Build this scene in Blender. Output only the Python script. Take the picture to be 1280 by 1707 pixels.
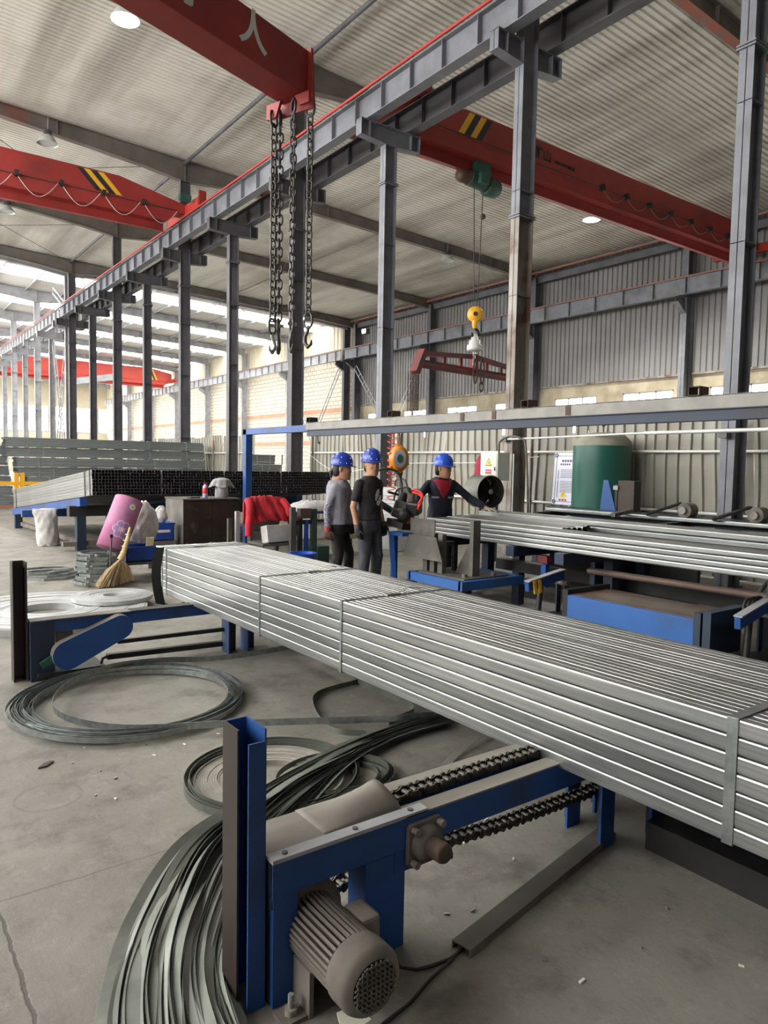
import bpy, bmesh, math, random
from mathutils import Vector, Matrix, Euler
random.seed(7)
for o in list(bpy.data.objects): bpy.data.objects.remove(o)
SC = bpy.context.scene
COL = SC.collection
PI = math.pi

# ---------------------------------------------------------------- camera
def make_camera():
    yaw, pitch, roll, f = 0.6368, 0.0665, 0.0183, 1203.6
    fw = Vector((math.sin(yaw)*math.cos(pitch), math.cos(yaw)*math.cos(pitch), -math.sin(pitch)))
    rt = Vector((math.cos(yaw), -math.sin(yaw), 0)); up = rt.cross(fw)
    r2 = rt*math.cos(roll)+up*math.sin(roll); u2 = up*math.cos(roll)-rt*math.sin(roll)
    cd = bpy.data.cameras.new('camera'); co = bpy.data.objects.new('camera', cd); COL.objects.link(co)
    m = Matrix((( r2.x, u2.x, -fw.x, 0), (r2.y, u2.y, -fw.y, 0), (r2.z, u2.z, -fw.z, 1.6), (0, 0, 0, 1)))
    co.matrix_world = m
    cd.sensor_fit = 'HORIZONTAL'; cd.sensor_width = 36.0; cd.lens = f/1280*36
    cd.clip_start = 0.05; cd.clip_end = 500
    SC.camera = co
make_camera()

# ---------------------------------------------------------------- sky and exposure
def make_world():
    w = bpy.data.worlds.new('overcast_sky'); SC.world = w; w.use_nodes = True
    nt = w.node_tree; bg = nt.nodes['Background']
    bg.inputs[0].default_value = (1.0, 0.99, 0.96, 1); bg.inputs[1].default_value = 5.2
make_world()
SC.view_settings.view_transform = 'Standard'; SC.view_settings.look = 'None'
SC.view_settings.gamma = 1.0; SC.view_settings.use_curve_mapping = False
SC.view_settings.exposure = 1.2

# ---------------------------------------------------------------- helpers
def lin(c):
    return tuple((x/12.92 if x <= .04045 else ((x+.055)/1.055)**2.4) for x in c)
def hexc(h):
    return lin(tuple(int(h[i:i+2], 16)/255 for i in (0, 2, 4)))

ORG = {}
class MB:
    def __init__(s): s.v = []; s.f = []; s.sm = []
    def add(s, vs, fs, smooth=False):
        b = len(s.v); s.v.extend([tuple(v) for v in vs])
        for f in fs: s.f.append([b+i for i in f]); s.sm.append(smooth)
        return s
    def box(s, x0, x1, y0, y1, z0, z1):
        vs = [(x, y, z) for z in (z0, z1) for y in (y0, y1) for x in (x0, x1)]
        return s.add(vs, [(0,2,3,1), (4,5,7,6), (0,1,5,4), (2,6,7,3), (0,4,6,2), (1,3,7,5)])
    def obox(s, c, sz, rot=None):
        R = rot if rot is not None else Matrix.Identity(3)
        c = Vector(c); h = Vector(sz)/2
        vs = [c+R@Vector((x*h.x, y*h.y, z*h.z)) for z in (-1, 1) for y in (-1, 1) for x in (-1, 1)]
        return s.add(vs, [(0,2,3,1), (4,5,7,6), (0,1,5,4), (2,6,7,3), (0,4,6,2), (1,3,7,5)])
    def frame(s, p, q, up=(0, 0, 1)):
        p, q = Vector(p), Vector(q); d = (q-p).normalized(); u = Vector(up)
        if abs(d.dot(u)) > .995: u = Vector((0, 1, 0))
        a = d.cross(u).normalized(); b = a.cross(d)
        return p, q, d, a, b
    def bar(s, p, q, w, h, up=(0, 0, 1)):
        p, q, d, a, b = s.frame(p, q, up)
        vs = [o+a*(i*w/2)+b*(j*h/2) for o in (p, q) for j in (-1, 1) for i in (-1, 1)]
        return s.add(vs, [(0,2,3,1), (4,5,7,6), (0,1,5,4), (2,6,7,3), (0,4,6,2), (1,3,7,5)])
    def ibeam(s, p, q, D, W, tf=.016, tw=.01, up=(0, 0, 1)):
        p, q, d, a, b = s.frame(p, q, up)
        s.bar(p+b*(D/2-tf/2), q+b*(D/2-tf/2), W, tf, up=b); s.bar(p-b*(D/2-tf/2), q-b*(D/2-tf/2), W, tf, up=b)
        return s.bar(p, q, tw, D-2*tf, up=b)
    def cyl(s, p, q, r, n=16, r2=None, caps=True, smooth=True):
        p, q, d, a, b = s.frame(p, q); r2 = r if r2 is None else r2
        vs = [p+(a*math.cos(t)+b*math.sin(t))*r for t in [2*PI*i/n for i in range(n)]]
        vs += [q+(a*math.cos(t)+b*math.sin(t))*r2 for t in [2*PI*i/n for i in range(n)]]
        s.add(vs, [(i, (i+1) % n, n+(i+1) % n, n+i) for i in range(n)], smooth)
        if caps:
            s.add(vs[:n], [tuple(reversed(range(n)))]); s.add(vs[n:], [tuple(range(n))])
        return s
    def tube(s, pts, r, n=8, closed=False, caps=True):
        pts = [Vector(p) for p in pts]; m = len(pts); rings = []; prev = None
        for i, p in enumerate(pts):
            a = pts[(i-1) % m] if (i > 0 or closed) else p; b = pts[(i+1) % m] if (i < m-1 or closed) else p
            d = (b-a).normalized()
            if prev is None:
                u = Vector((0, 0, 1)) if abs(d.z) < .9 else Vector((1, 0, 0)); u = (u-d*u.dot(d)).normalized()
            else: u = (prev-d*prev.dot(d)).normalized()
            prev = u; w = d.cross(u); rr = r[i] if isinstance(r, (list, tuple)) else r
            rings.append([p+(u*math.cos(2*PI*k/n)+w*math.sin(2*PI*k/n))*rr for k in range(n)])
        vs = [v for rg in rings for v in rg]; fs = []
        for i in range(m if closed else m-1):
            j = (i+1) % m
            for k in range(n): fs.append((i*n+k, i*n+(k+1) % n, j*n+(k+1) % n, j*n+k))
        s.add(vs, fs, True)
        if caps and not closed:
            s.add(rings[0], [tuple(reversed(range(n)))]); s.add(rings[-1], [tuple(range(n))])
        return s
    def lathe(s, prof, c=(0, 0, 0), axis=(0, 0, 1), n=24, smooth=True, caps=True):
        c = Vector(c); ax = Vector(axis).normalized(); u = Vector((1, 0, 0)) if abs(ax.x) < .9 else Vector((0, 1, 0))
        u = (u-ax*u.dot(ax)).normalized(); w = ax.cross(u); vs = []; fs = []
        for r, z in prof:
            for k in range(n): vs.append(c+ax*z+(u*math.cos(2*PI*k/n)+w*math.sin(2*PI*k/n))*max(r, 1e-5))
        for i in range(len(prof)-1):
            for k in range(n): fs.append((i*n+k, i*n+(k+1) % n, (i+1)*n+(k+1) % n, (i+1)*n+k))
        s.add(vs, fs, smooth)
        if caps:
            if prof[0][0] > 1e-4: s.add(vs[:n], [tuple(reversed(range(n)))])
            if prof[-1][0] > 1e-4: s.add(vs[-n:], [tuple(range(n))])
        return s
    def prism(s, poly, o, u, v, t):
        o, u, v = Vector(o), Vector(u), Vector(v); w = u.cross(v).normalized()*t; n = len(poly)
        vs = [o+u*a+v*b for a, b in poly]; vs += [p+w for p in vs]
        fs = [tuple(reversed(range(n))), tuple(range(n, 2*n))]+[(i, (i+1) % n, n+(i+1) % n, n+i) for i in range(n)]
        return s.add(vs, fs)
    def strip(s, pts, h, t, up=(0, 0, 1), closed=False):
        """band standing on edge: height h along up, thickness t"""
        pts = [Vector(p) for p in pts]; m = len(pts); vs = []; U = Vector(up)
        for i, p in enumerate(pts):
            a = pts[max(i-1, 0)]; b = pts[min(i+1, m-1)]
            d = (b-a).normalized(); w = d.cross(U).normalized()*t/2
            vs += [p-w, p+w, p+w+U*h, p-w+U*h]
        fs = []
        for i in range(m-1):
            for k in range(4): fs.append((i*4+k, i*4+(k+1) % 4, i*4+4+(k+1) % 4, i*4+4+k))
        fs += [(3, 2, 1, 0), tuple(range(m*4-4, m*4))]
        return s.add(vs, fs, False)
    def band(s, pts, wd, t=.001):
        """flat ribbon: pts = list of (point, width direction)"""
        vs = []; m = len(pts)
        P = [Vector(p) for p, _ in pts]
        for i, (p, w) in enumerate(pts):
            w = Vector(w).normalized()*wd/2; d = (P[min(i+1, m-1)]-P[max(i-1, 0)]).normalized(); nn = d.cross(w).normalized()*t/2
            p = Vector(p); vs += [p-w-nn, p+w-nn, p+w+nn, p-w+nn]
        fs = []
        for i in range(m-1):
            for k in range(4): fs.append((i*4+k, i*4+(k+1) % 4, i*4+4+(k+1) % 4, i*4+4+k))
        fs += [(3, 2, 1, 0), tuple(range(m*4-4, m*4))]
        return s.add(vs, fs, False)
    def loft(s, rings, smooth=True, caps=True):
        n = len(rings[0]); vs = [v for r in rings for v in r]; fs = []
        for i in range(len(rings)-1):
            for k in range(n): fs.append((i*n+k, i*n+(k+1) % n, (i+1)*n+(k+1) % n, (i+1)*n+k))
        s.add(vs, fs, smooth)
        if caps: s.add(rings[0], [tuple(reversed(range(n)))], smooth); s.add(rings[-1], [tuple(range(n))], smooth)
        return s
    def sphere(s, c, r, n=12, m=8, sz=(1, 1, 1), rot=None):
        R = rot if rot is not None else Matrix.Identity(3); c = Vector(c); rings = []
        for i in range(m+1):
            t = PI*(i+.02)/(m+.04)
            rings.append([c+R@Vector((r*sz[0]*math.sin(t)*math.cos(2*PI*k/n), r*sz[1]*math.sin(t)*math.sin(2*PI*k/n), -r*sz[2]*math.cos(t))) for k in range(n)])
        return s.loft(rings)
    def mesh(s, name, mat, off=(0, 0, 0)):
        me = bpy.data.meshes.new(name); o = Vector(off)
        me.from_pydata([tuple(Vector(v)-o) for v in s.v], [], s.f)
        me.polygons.foreach_set('use_smooth', s.sm)
        bm = bmesh.new(); bm.from_mesh(me); bmesh.ops.recalc_face_normals(bm, faces=bm.faces); bm.to_mesh(me); bm.free()
        if mat is not None: me.materials.append(M(mat))
        me.update(); return me
    def build(s, name, mat, parent=None, bev=0, local=False, loc=None):
        if parent is None:
            if loc is None:
                xs = [v[0] for v in s.v]; ys = [v[1] for v in s.v]; zs = [v[2] for v in s.v]
                loc = ((min(xs)+max(xs))/2, (min(ys)+max(ys))/2, min(zs))
            off = loc
        else: off = (0, 0, 0) if local else ORG[parent.name]
        ob = bpy.data.objects.new(name, s.mesh(name, mat, off)); COL.objects.link(ob)
        if parent is None: ob.location = off
        else: ob.parent = parent
        ORG[ob.name] = off
        if bev:
            b = ob.modifiers.new('bevel', 'BEVEL'); b.width = bev; b.segments = 2; b.limit_method = 'ANGLE'; b.angle_limit = .7
        return ob
def tag(o, label=None, cat=None, group=None, kind=None):
    if label: o['label'] = label
    if cat: o['category'] = cat
    if group: o['group'] = group
    if kind: o['kind'] = kind
    return o
def thing(name, label, cat, loc=(0, 0, 0), group=None, rz=0):
    o = bpy.data.objects.new(name, None); COL.objects.link(o); o.location = loc; o.rotation_euler = (0, 0, rz)
    o.empty_display_size = .1; ORG[o.name] = tuple(loc)
    return tag(o, label, cat, group)
def struct(o): o['kind'] = 'structure'; return o
def sthing(name, loc=(0, 0, 0)):
    o = bpy.data.objects.new(name, None); COL.objects.link(o); o.location = loc; ORG[o.name] = tuple(loc); o['kind'] = 'structure'; return o
def kids(o): return [c for c in bpy.data.objects if c.parent == o]
def copy_tree(o, loc, rz=None, label=None, group=None, parent=None):
    c = o.copy(); COL.objects.link(c); c.location = loc
    if rz is not None: c.rotation_euler = (0, 0, rz)
    if label: c['label'] = label
    if group: c['group'] = group
    ORG[c.name] = tuple(loc)
    for ch in kids(o):
        d = ch.copy(); COL.objects.link(d); d.parent = c; ORG[d.name] = tuple(loc)
        for g in kids(ch):
            e = g.copy(); COL.objects.link(e); e.parent = d; ORG[e.name] = tuple(loc)
    return c
def inst(name, me, parent, loc=(0, 0, 0), rot=(0, 0, 0)):
    """one more object that shares a mesh, placed in its parent's space"""
    o = bpy.data.objects.new(name, me); COL.objects.link(o); o.parent = parent; o.location = loc; o.rotation_euler = rot
    return o
def winst(name, me, parent, wloc, rot=(0, 0, 0)):
    return inst(name, me, parent, Vector(wloc)-Vector(ORG[parent.name]), rot)

# ---------------------------------------------------------------- materials
MATS = {}
def M(n): return MATS[n]
def mat(name, col, rough=.6, metal=0, col2=None, scale=6, stretch=(1, 1, 1), bump=0, bscale=None, lo=.38, hi=.68, rand=0, spec=.5, detail=5, dirt=None, dscale=1.3, dlo=.5, dhi=.75):
    m = bpy.data.materials.new(name); m.use_nodes = True; nt = m.node_tree; N = nt.nodes; L = nt.links
    p = N['Principled BSDF']; c = hexc(col) if isinstance(col, str) else col
    p.inputs['Roughness'].default_value = rough; p.inputs['Metallic'].default_value = metal
    p.inputs['Specular IOR Level'].default_value = spec
    p.inputs['Base Color'].default_value = (*c, 1)
    tc = N.new('ShaderNodeTexCoord'); mp = N.new('ShaderNodeMapping'); mp.inputs['Scale'].default_value = stretch
    L.new(tc.outputs['Object'], mp.inputs['Vector']); out = None
    if col2:
        c2 = hexc(col2) if isinstance(col2, str) else col2
        nz = N.new('ShaderNodeTexNoise'); nz.inputs['Scale'].default_value = scale; nz.inputs['Detail'].default_value = detail
        L.new(mp.outputs[0], nz.inputs['Vector'])
        r = N.new('ShaderNodeMapRange'); r.inputs['From Min'].default_value = lo; r.inputs['From Max'].default_value = hi; L.new(nz.outputs[0], r.inputs[0])
        mx = N.new('ShaderNodeMix'); mx.data_type = 'RGBA'; mx.inputs[6].default_value = (*c, 1); mx.inputs[7].default_value = (*c2, 1)
        L.new(r.outputs[0], mx.inputs[0]); out = mx.outputs[2]
    if dirt:
        c3 = hexc(dirt); nz = N.new('ShaderNodeTexNoise'); nz.inputs['Scale'].default_value = dscale; nz.inputs['Detail'].default_value = 8
        L.new(tc.outputs['Object'], nz.inputs['Vector'])
        r = N.new('ShaderNodeMapRange'); r.inputs['From Min'].default_value = dlo; r.inputs['From Max'].default_value = dhi; L.new(nz.outputs[0], r.inputs[0])
        mx = N.new('ShaderNodeMix'); mx.data_type = 'RGBA'; mx.inputs[7].default_value = (*c3, 1)
        if out is None: mx.inputs[6].default_value = (*c, 1)
        else: L.new(out, mx.inputs[6])
        L.new(r.outputs[0], mx.inputs[0]); out = mx.outputs[2]
    if rand:
        oi = N.new('ShaderNodeObjectInfo'); r = N.new('ShaderNodeMapRange'); r.inputs['To Min'].default_value = 1-rand; r.inputs['To Max'].default_value = 1+rand
        L.new(oi.outputs['Random'], r.inputs[0]); hv = N.new('ShaderNodeHueSaturation')
        if out is None: hv.inputs['Color'].default_value = (*c, 1)
        else: L.new(out, hv.inputs['Color'])
        L.new(r.outputs[0], hv.inputs['Value']); out = hv.outputs[0]
    if out is not None: L.new(out, p.inputs['Base Color'])
    if bump:
        nz = N.new('ShaderNodeTexNoise'); nz.inputs['Scale'].default_value = bscale or scale*4; nz.inputs['Detail'].default_value = 4
        L.new(mp.outputs[0], nz.inputs['Vector']); b = N.new('ShaderNodeBump'); b.inputs['Strength'].default_value = bump; b.inputs['Distance'].default_value = .01
        L.new(nz.outputs[0], b.inputs['Height']); L.new(b.outputs[0], p.inputs['Normal'])
    MATS[name] = m; return m
def emit(name, col, s):
    m = bpy.data.materials.new(name); m.use_nodes = True; N = m.node_tree.nodes; p = N['Principled BSDF']
    p.inputs['Base Color'].default_value = (*col, 1); p.inputs['Emission Color'].default_value = (*col, 1); p.inputs['Emission Strength'].default_value = s
    MATS[name] = m
mat('steel_grey', '74767d', .5, .0, '64666c', 3, dirt='4c4a4a', dscale=.8, dlo=.52, dhi=.8, bump=.05)
mat('steel_dark', '4d4c53', .55, 0, '5a585c', 2, dirt='3a3838')
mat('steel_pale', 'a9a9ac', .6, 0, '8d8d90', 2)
mat('steel_bare', '94908a', .6, .2, '6e6056', 2.5, stretch=(1, 1, .25), dirt='5c4638', dscale=2, dlo=.5, dhi=.65)
mat('rafter', '6f6862', .6, 0, '5c5650', 1.5, dirt='7a4438', dscale=.5, dlo=.6, dhi=.75)
mat('primer_red', 'a4553f', .7, 0, '7d6358', 3)
mat('roof_sheet', 'd2cfc5', .55, 0, '8f8a7d', 1.1, stretch=(1.0, .09, 1), detail=5, lo=.45, hi=.8, dirt='aaa599', dscale=.3, dlo=.5, dhi=.7)  # dark streaks along Y put purlin shadow and dirty lines into the colour
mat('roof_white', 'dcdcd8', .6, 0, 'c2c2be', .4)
mat('crane_red', '96302c', .45, 0, '8a2926', 1.2, dirt='742622', dscale=.7)
mat('crane_red_bright', 'bc3f31', .5, 0, 'ac372b', 1)
mat('maroon', '7a2a2a', .6, 0, '5e2224', 2.5, dirt='4a2a28', dscale=2)
mat('stripe_yellow', 'd9a92c', .5); mat('stripe_black', '232323', .5)
mat('char_white', 'c9cdc6', .6)
mat('wall_corr', '7c7b7b', .55, .0, '6c6a69', .5, dirt='6d6862', dscale=.4, dlo=.55, dhi=.8)
mat('wall_plaster', 'b3a992', .9, 0, '8f836d', .8, dirt='7d7264', dscale=.7, dlo=.55, dhi=.72, bump=.2)
mat('fence_sheet', '9b998f', .5, .0, '868378', 1.2, stretch=(1, 1, .3), dirt='8a7c68', dscale=.7, dlo=.55, dhi=.8, rand=.06)
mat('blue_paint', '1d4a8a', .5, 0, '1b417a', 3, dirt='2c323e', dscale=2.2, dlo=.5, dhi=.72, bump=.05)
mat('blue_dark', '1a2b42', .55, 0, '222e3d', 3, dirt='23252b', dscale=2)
mat('blue_vivid', '25589a', .5, 0, '204e8a', 2, dirt='3a4350', dscale=2.5, dlo=.56, dhi=.72)
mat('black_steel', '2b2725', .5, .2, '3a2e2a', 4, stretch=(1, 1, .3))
mat('black_iron', '1b1b1c', .55, .1, '2a2928', 5)
mat('dusty_grey', '6e675f', .85, 0, '59534d', 6, dirt='857d73', dscale=4, bump=.15)
mat('dusty_top', '8b857c', .75, .1, '736d66', 4, stretch=(.4, 1.5, 1), dirt='5f564e', dscale=3)
mat('rust', '604a40', .8, .1, '4d403a', 6)
mat('worn_plate', '6b625a', .7, .2, '54483f', 3, dirt='7a5f4e', dscale=2)
mat('strip_flat', 'c4c6c5', .38, .45, 'a9acab', 4)  # whiter base colour holds the sky's reflection on the flat coils
mat('strip_dusty', '9a958d', .7, .2, '88837b', 8)
mat('rust_pipe', '6e5a50', .6, .2, '5a4c45', 2.5)
def galv(name, a, b, rough, rand, st):
    mat(name, a, rough, .85, b, 3, stretch=st, rand=rand, lo=.3, hi=.7, detail=6, bump=.03, bscale=14)
galv('galv_tube', 'b2b4b1', '8a8d8b', .33, .2, (30, .8, 30))
galv('galv_band', 'b4b8b6', '8e9391', .36, .06, (8, 8, 8))
galv('galv_stack', '8f9596', '767b7c', .5, .08, (.8, 20, 20))
galv('strip_steel', 'a8adab', '868c8a', .32, .05, (6, 6, 6))
mat('strip_dark', '74776f', .42, .5, '5b5f57', 5)
mat('chain_steel', '5a5654', .42, .75, '4a4644', 30)
mat('chain_bright', 'b8b4ae', .3, .85)
mat('roller_chain', '57524b', .42, .6, '3c3833', 40)
mat('rubber', '0d0d0d', .8, spec=.2); mat('black_plastic', '17171a', .45, 0, '222226', 20)
mat('orange_case', 'd5861f', .4, 0, 'c47a1c', 10); mat('red_hose', 'e8402f', .4); mat('red_cloth', 'b81f2c', .85, 0, '9c1826', 6, bump=.3)
mat('hose_dark', '2a2c2a', .5); mat('hose_grey', '5d5a4e', .6)
mat('helmet_blue', '2340a6', .28, 0, '1e3896', 5); mat('helmet_blue_light', '2a5ad0', .28)
mat('helmet_rivet', 'dfe6f5', .4)
mat('skin', 'b5886c', .55, 0, 'a87a60', 8); mat('hair', '17130f', .6); mat('eye_dark', '1d1614', .4); mat('lips', '93584b', .5)
mat('tee_black', '1c1b1d', .85, 0, '242326', 8, bump=.2); mat('tee_print', 'd8d8d4', .8, 0, 'a5a5a2', 30)
mat('knit_grey', '8f8d98', .9, 0, '7f7d88', 12, bump=.25); mat('knit_pattern', '9a98a4', .9, 0, '5f5d6a', 60, lo=.47, hi=.53)
mat('trouser_black', '141416', .85, 0, '1b1b1d', 8, bump=.2); mat('trouser_grey', '45454a', .85, 0, '38383d', 9, bump=.25)
mat('navy', '1d2233', .8, 0, '171b29', 8, bump=.25); mat('jacket_red', '9c2440', .8, 0, '8a1f38', 8); mat('reflect', '8f9398', .4)
mat('glove_black', '1a1a1c', .85); mat('glove_brown', '5b3a30', .9, 0, '4a3028', 20); mat('glove_white', 'b9b29c', .9, 0, '9c957f', 20); mat('cuff_red', '9c3a3c', .85); mat('glove_grey', '4b4b50', .85)
mat('shoe', '26231f', .7)
mat('tank_green', '1f5d4f', .38, 0, '195044', 1.2); mat('tank_dust', '8d8a7c', .85, 0, '7b786b', 4)
mat('box_cream', 'd6d6cd', .5, 0, 'c9c9c0', 4); mat('sign_yellow', 'e8cf2a', .5); mat('sign_red', 'b8303a', .5); mat('sign_white', 'dcdcea', .5); mat('sign_ink', '2b3570', .6); mat('ink_grey', '55566a', .6)
mat('fan_grey', '7f7d77', .5, .3, '6e6b66', 5); mat('fan_dark', '2e2b28', .5, .4)
mat('brown_box', '443a34', .7, 0, '3a322d', 6)
mat('sack', 'c3c0bd', .8, 0, 'aaa7a3', 6, bump=.4, bscale=14); mat('clear_bag', 'c8c7c3', .35, 0, 'b0aeaa', 9, bump=.5, bscale=12)
mat('pink', 'b06a8e', .65, 0, 'b97f9c', 5, dirt='8f5f8a', dscale=5); mat('petal', 'd9b8d6', .6); mat('petal_in', '9d7fb0', .6); mat('cream', 'e8dfae', .6)
mat('straw', 'c9b48c', .8, 0, 'a8906a', 40, stretch=(1, 1, .2)); mat('straw_handle', 'd6b98c', .7, 0, 'c2a070', 20)
mat('crate_blue', '1f4aa0', .5, 0, '1b4292', 5); mat('bucket_blue', '2450b8', .4)
mat('cabinet_dark', '2c2622', .5, .2, '3c332c', 4, dirt='5c5248', dscale=6, dlo=.6, dhi=.72); mat('cabinet_side', '77736c', .5, .2, '5f5b55', 4)
mat('bottle_red', 'd83a3a', .35); mat('bottle_clear', 'b9b6d0', .25); mat('rag', '9a9a98', .9, 0, '858583', 10, bump=.3)
mat('yellow_rail', 'd9a020', .5); mat('white_pipe', 'cfcfca', .4, .2); mat('wire_white', 'd8d8d4', .5)
mat('copper_hose', '7a7468', .5)
mat('hoist_green', '1f4a40', .5, 0, '2b5a4c', 5, dirt='3d3a30', dscale=4); mat('hoist_brown', '4d3524', .6, 0, '3e2c20', 6); mat('hook_yellow', 'e0a52a', .4); mat('swivel_white', 'c9c9c6', .5)
mat('wood', 'a99873', .7, 0, '8e7e5e', 4); mat('paper', 'd8d4c4', .8)
mat('green_case', '2f463f', .6); mat('ac_grey', 'b5b8b4', .5); mat('wire_dark', '2c2a28', .5)
mat('plate_grey', '595650', .6, .2, '4c4943', 3, dirt='6b675f', dscale=4)
mat('brick_panel', 'd9cfb8', .9)
mat('cream_wall', 'cfc6ae', .7, 0, 'c2b9a2', .6)
# ================================================================ STRUCTURE
def floor_material():
    m = bpy.data.materials.new('concrete_floor'); m.use_nodes = True; nt = m.node_tree; N = nt.nodes; L = nt.links
    p = N['Principled BSDF']; p.inputs['Specular IOR Level'].default_value = .4
    tc = N.new('ShaderNodeTexCoord')
    def noise(sc, det=6, rough=.6, stretch=None):
        n = N.new('ShaderNodeTexNoise'); n.inputs['Scale'].default_value = sc; n.inputs['Detail'].default_value = det; n.inputs['Roughness'].default_value = rough
        if stretch:
            mp = N.new('ShaderNodeMapping'); mp.inputs['Scale'].default_value = stretch; L.new(tc.outputs['Object'], mp.inputs[0]); L.new(mp.outputs[0], n.inputs['Vector'])
        else: L.new(tc.outputs['Object'], n.inputs['Vector'])
        return n.outputs[0]
    def rng(x, a, b, c=0, d=1):
        r = N.new('ShaderNodeMapRange'); L.new(x, r.inputs[0]); r.inputs['From Min'].default_value = a; r.inputs['From Max'].default_value = b
        r.inputs['To Min'].default_value = c; r.inputs['To Max'].default_value = d; return r.outputs[0]
    def mix(f, a, b):
        mx = N.new('ShaderNodeMix'); mx.data_type = 'RGBA'; L.new(f, mx.inputs[0])
        for i, c in ((6, a), (7, b)):
            if isinstance(c, str): mx.inputs[i].default_value = (*hexc(c), 1)
            else: L.new(c, mx.inputs[i])
        return mx.outputs[2]
    base = mix(rng(noise(.9, 8), .35, .68), '757169', '89857c')
    base = mix(rng(noise(2.7, 9, .7), .50, .70), base, '5a554e')
    base = mix(rng(noise(.35, 4, .5, (1, .6, 1)), .52, .7), base, '6f6a63')
    base = mix(rng(noise(45, 3), .60, .75, 0, .35), base, '6c675f')
    base = mix(rng(noise(9, 8, .8), .54, .74, 0, .6), base, 'a09b92'); base = mix(rng(noise(17, 6, .7, (1, .35, 1)), .56, .72, 0, .55), base, '5f5a53')
    # trowelled joints and a crack, drawn where they run on the slab
    sep = N.new('ShaderNodeSeparateXYZ'); wob = N.new('ShaderNodeTexNoise'); wob.inputs['Scale'].default_value = 14; wob.inputs['Detail'].default_value = 5
    L.new(tc.outputs['Object'], wob.inputs['Vector'])
    va = N.new('ShaderNodeVectorMath'); va.operation = 'SCALE'; va.inputs['Scale'].default_value = .03; L.new(wob.outputs['Color'], va.inputs[0])
    vb = N.new('ShaderNodeVectorMath'); vb.operation = 'ADD'; L.new(tc.outputs['Object'], vb.inputs[0]); L.new(va.outputs[0], vb.inputs[1]); L.new(vb.outputs[0], sep.inputs[0])
    def math2(op, a, b=None):
        n = N.new('ShaderNodeMath'); n.operation = op
        for i, x in enumerate((a, b)):
            if x is None: continue
            if isinstance(x, (int, float)): n.inputs[i].default_value = x
            else: L.new(x, n.inputs[i])
        return n.outputs[0]
    def line(axis, val, w, off=.015):
        return rng(math2('ABSOLUTE', math2('SUBTRACT', sep.outputs[axis], val+off)), w*.4, w, 1, 0)
    j1 = line(1, 2.82, .007); j2 = math2('MULTIPLY', line(0, .385, .009), math2('LESS_THAN', sep.outputs[1], 2.76))
    j3 = line(1, 6.9, .008); j4 = line(0, 3.9, .008)
    base = mix(math2('MULTIPLY', j1, .6), base, '57524b'); base = mix(math2('MULTIPLY', j2, .9), base, '4f4a43'); base = mix(math2('MULTIPLY', math2('MAXIMUM', j3, j4), .6), base, '5f5a53')
    # a filled round core hole
    dist = N.new('ShaderNodeVectorMath'); dist.operation = 'DISTANCE'; dist.inputs[1].default_value = (.73, 3.61, .015); L.new(vb.outputs[0], dist.inputs[0])
    ringm = rng(math2('ABSOLUTE', math2('SUBTRACT', dist.outputs['Value'], .145)), .003, .011, .55, 0)
    base = mix(ringm, base, '68635a')
    L.new(base, p.inputs['Base Color'])
    L.new(rng(noise(3, 6), .3, .7, .42, .72), p.inputs['Roughness'])
    b = N.new('ShaderNodeBump'); b.inputs['Strength'].default_value = .5; b.inputs['Distance'].default_value = .005
    L.new(math2('SUBTRACT', noise(22, 6, .7), math2('MULTIPLY', j2, .6)), b.inputs['Height']); L.new(b.outputs[0], p.inputs['Normal'])
    MATS['concrete_floor'] = m
floor_material()

XL, XR, YB, YF, YM = -9.5, 28.0, -6.0, 101.0, 41.5
def roofz(x): return 12.45-.043*x
fl = MB().box(XL-8, XR+.4, YB-4, YF+.4, -.2, 0).build('floor', 'concrete_floor', loc=(0, 0, 0)); struct(fl)

# translucent skylight sheet
def skylight_material():
    m = bpy.data.materials.new('skylight_sheet'); m.use_nodes = True; nt = m.node_tree; N = nt.nodes; L = nt.links
    for n in list(N): N.remove(n)
    o = N.new('ShaderNodeOutputMaterial'); t = N.new('ShaderNodeBsdfTranslucent'); t.inputs[0].default_value = (.95, .97, .98, 1)
    tr = N.new('ShaderNodeBsdfTransparent'); tr.inputs[0].default_value = (.95, .97, 1, 1); mx = N.new('ShaderNodeMixShader'); mx.inputs[0].default_value = .55
    L.new(t.outputs[0], mx.inputs[1]); L.new(tr.outputs[0], mx.inputs[2]); L.new(mx.outputs[0], o.inputs[0]); MATS['skylight_sheet'] = m
skylight_material()
# ceiling: profiled sheet, ribs run down the slope
def make_roof():
    b = MB(); y = YB; P = .185; prof = []
    while y < YM:
        prof += [(y, 0), (y+.105, 0), (y+.12, .055), (y+.17, .055)]; y += P
    prof.append((y, 0)); vs = []
    # translucent strips added to the unseen left slope to light the near half
    SX = 1.2; added_strips = [(f+2.7, f+5.1) for f in (9.1, 17.1)]
    inside = lambda y_: any(a_ < y_ < b_ for a_, b_ in added_strips)
    for yy, dz in prof: vs += [(XL, yy, roofz(XL)+dz), (SX, yy, roofz(SX)+dz), (XR+.4, yy, roofz(XR+.4)+dz)]
    fs = []
    for i in range(len(prof)-1):
        fs.append((3*i+1, 3*i+2, 3*i+5, 3*i+4))
        if not inside((prof[i][0]+prof[i+1][0])/2): fs.append((3*i, 3*i+1, 3*i+4, 3*i+3))
    b.add(vs, fs)
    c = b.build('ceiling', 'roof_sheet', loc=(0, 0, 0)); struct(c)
    for a_, b_ in added_strips:
        MB().add([(XL, a_-.1, roofz(XL)+.03), (SX, a_-.1, roofz(SX)+.03), (SX, b_+.1, roofz(SX)+.03), (XL, b_+.1, roofz(XL)+.03)], [(0, 1, 2, 3)]).build('skylight', 'skylight_sheet', c)
    return y
YJ = make_roof()
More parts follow.
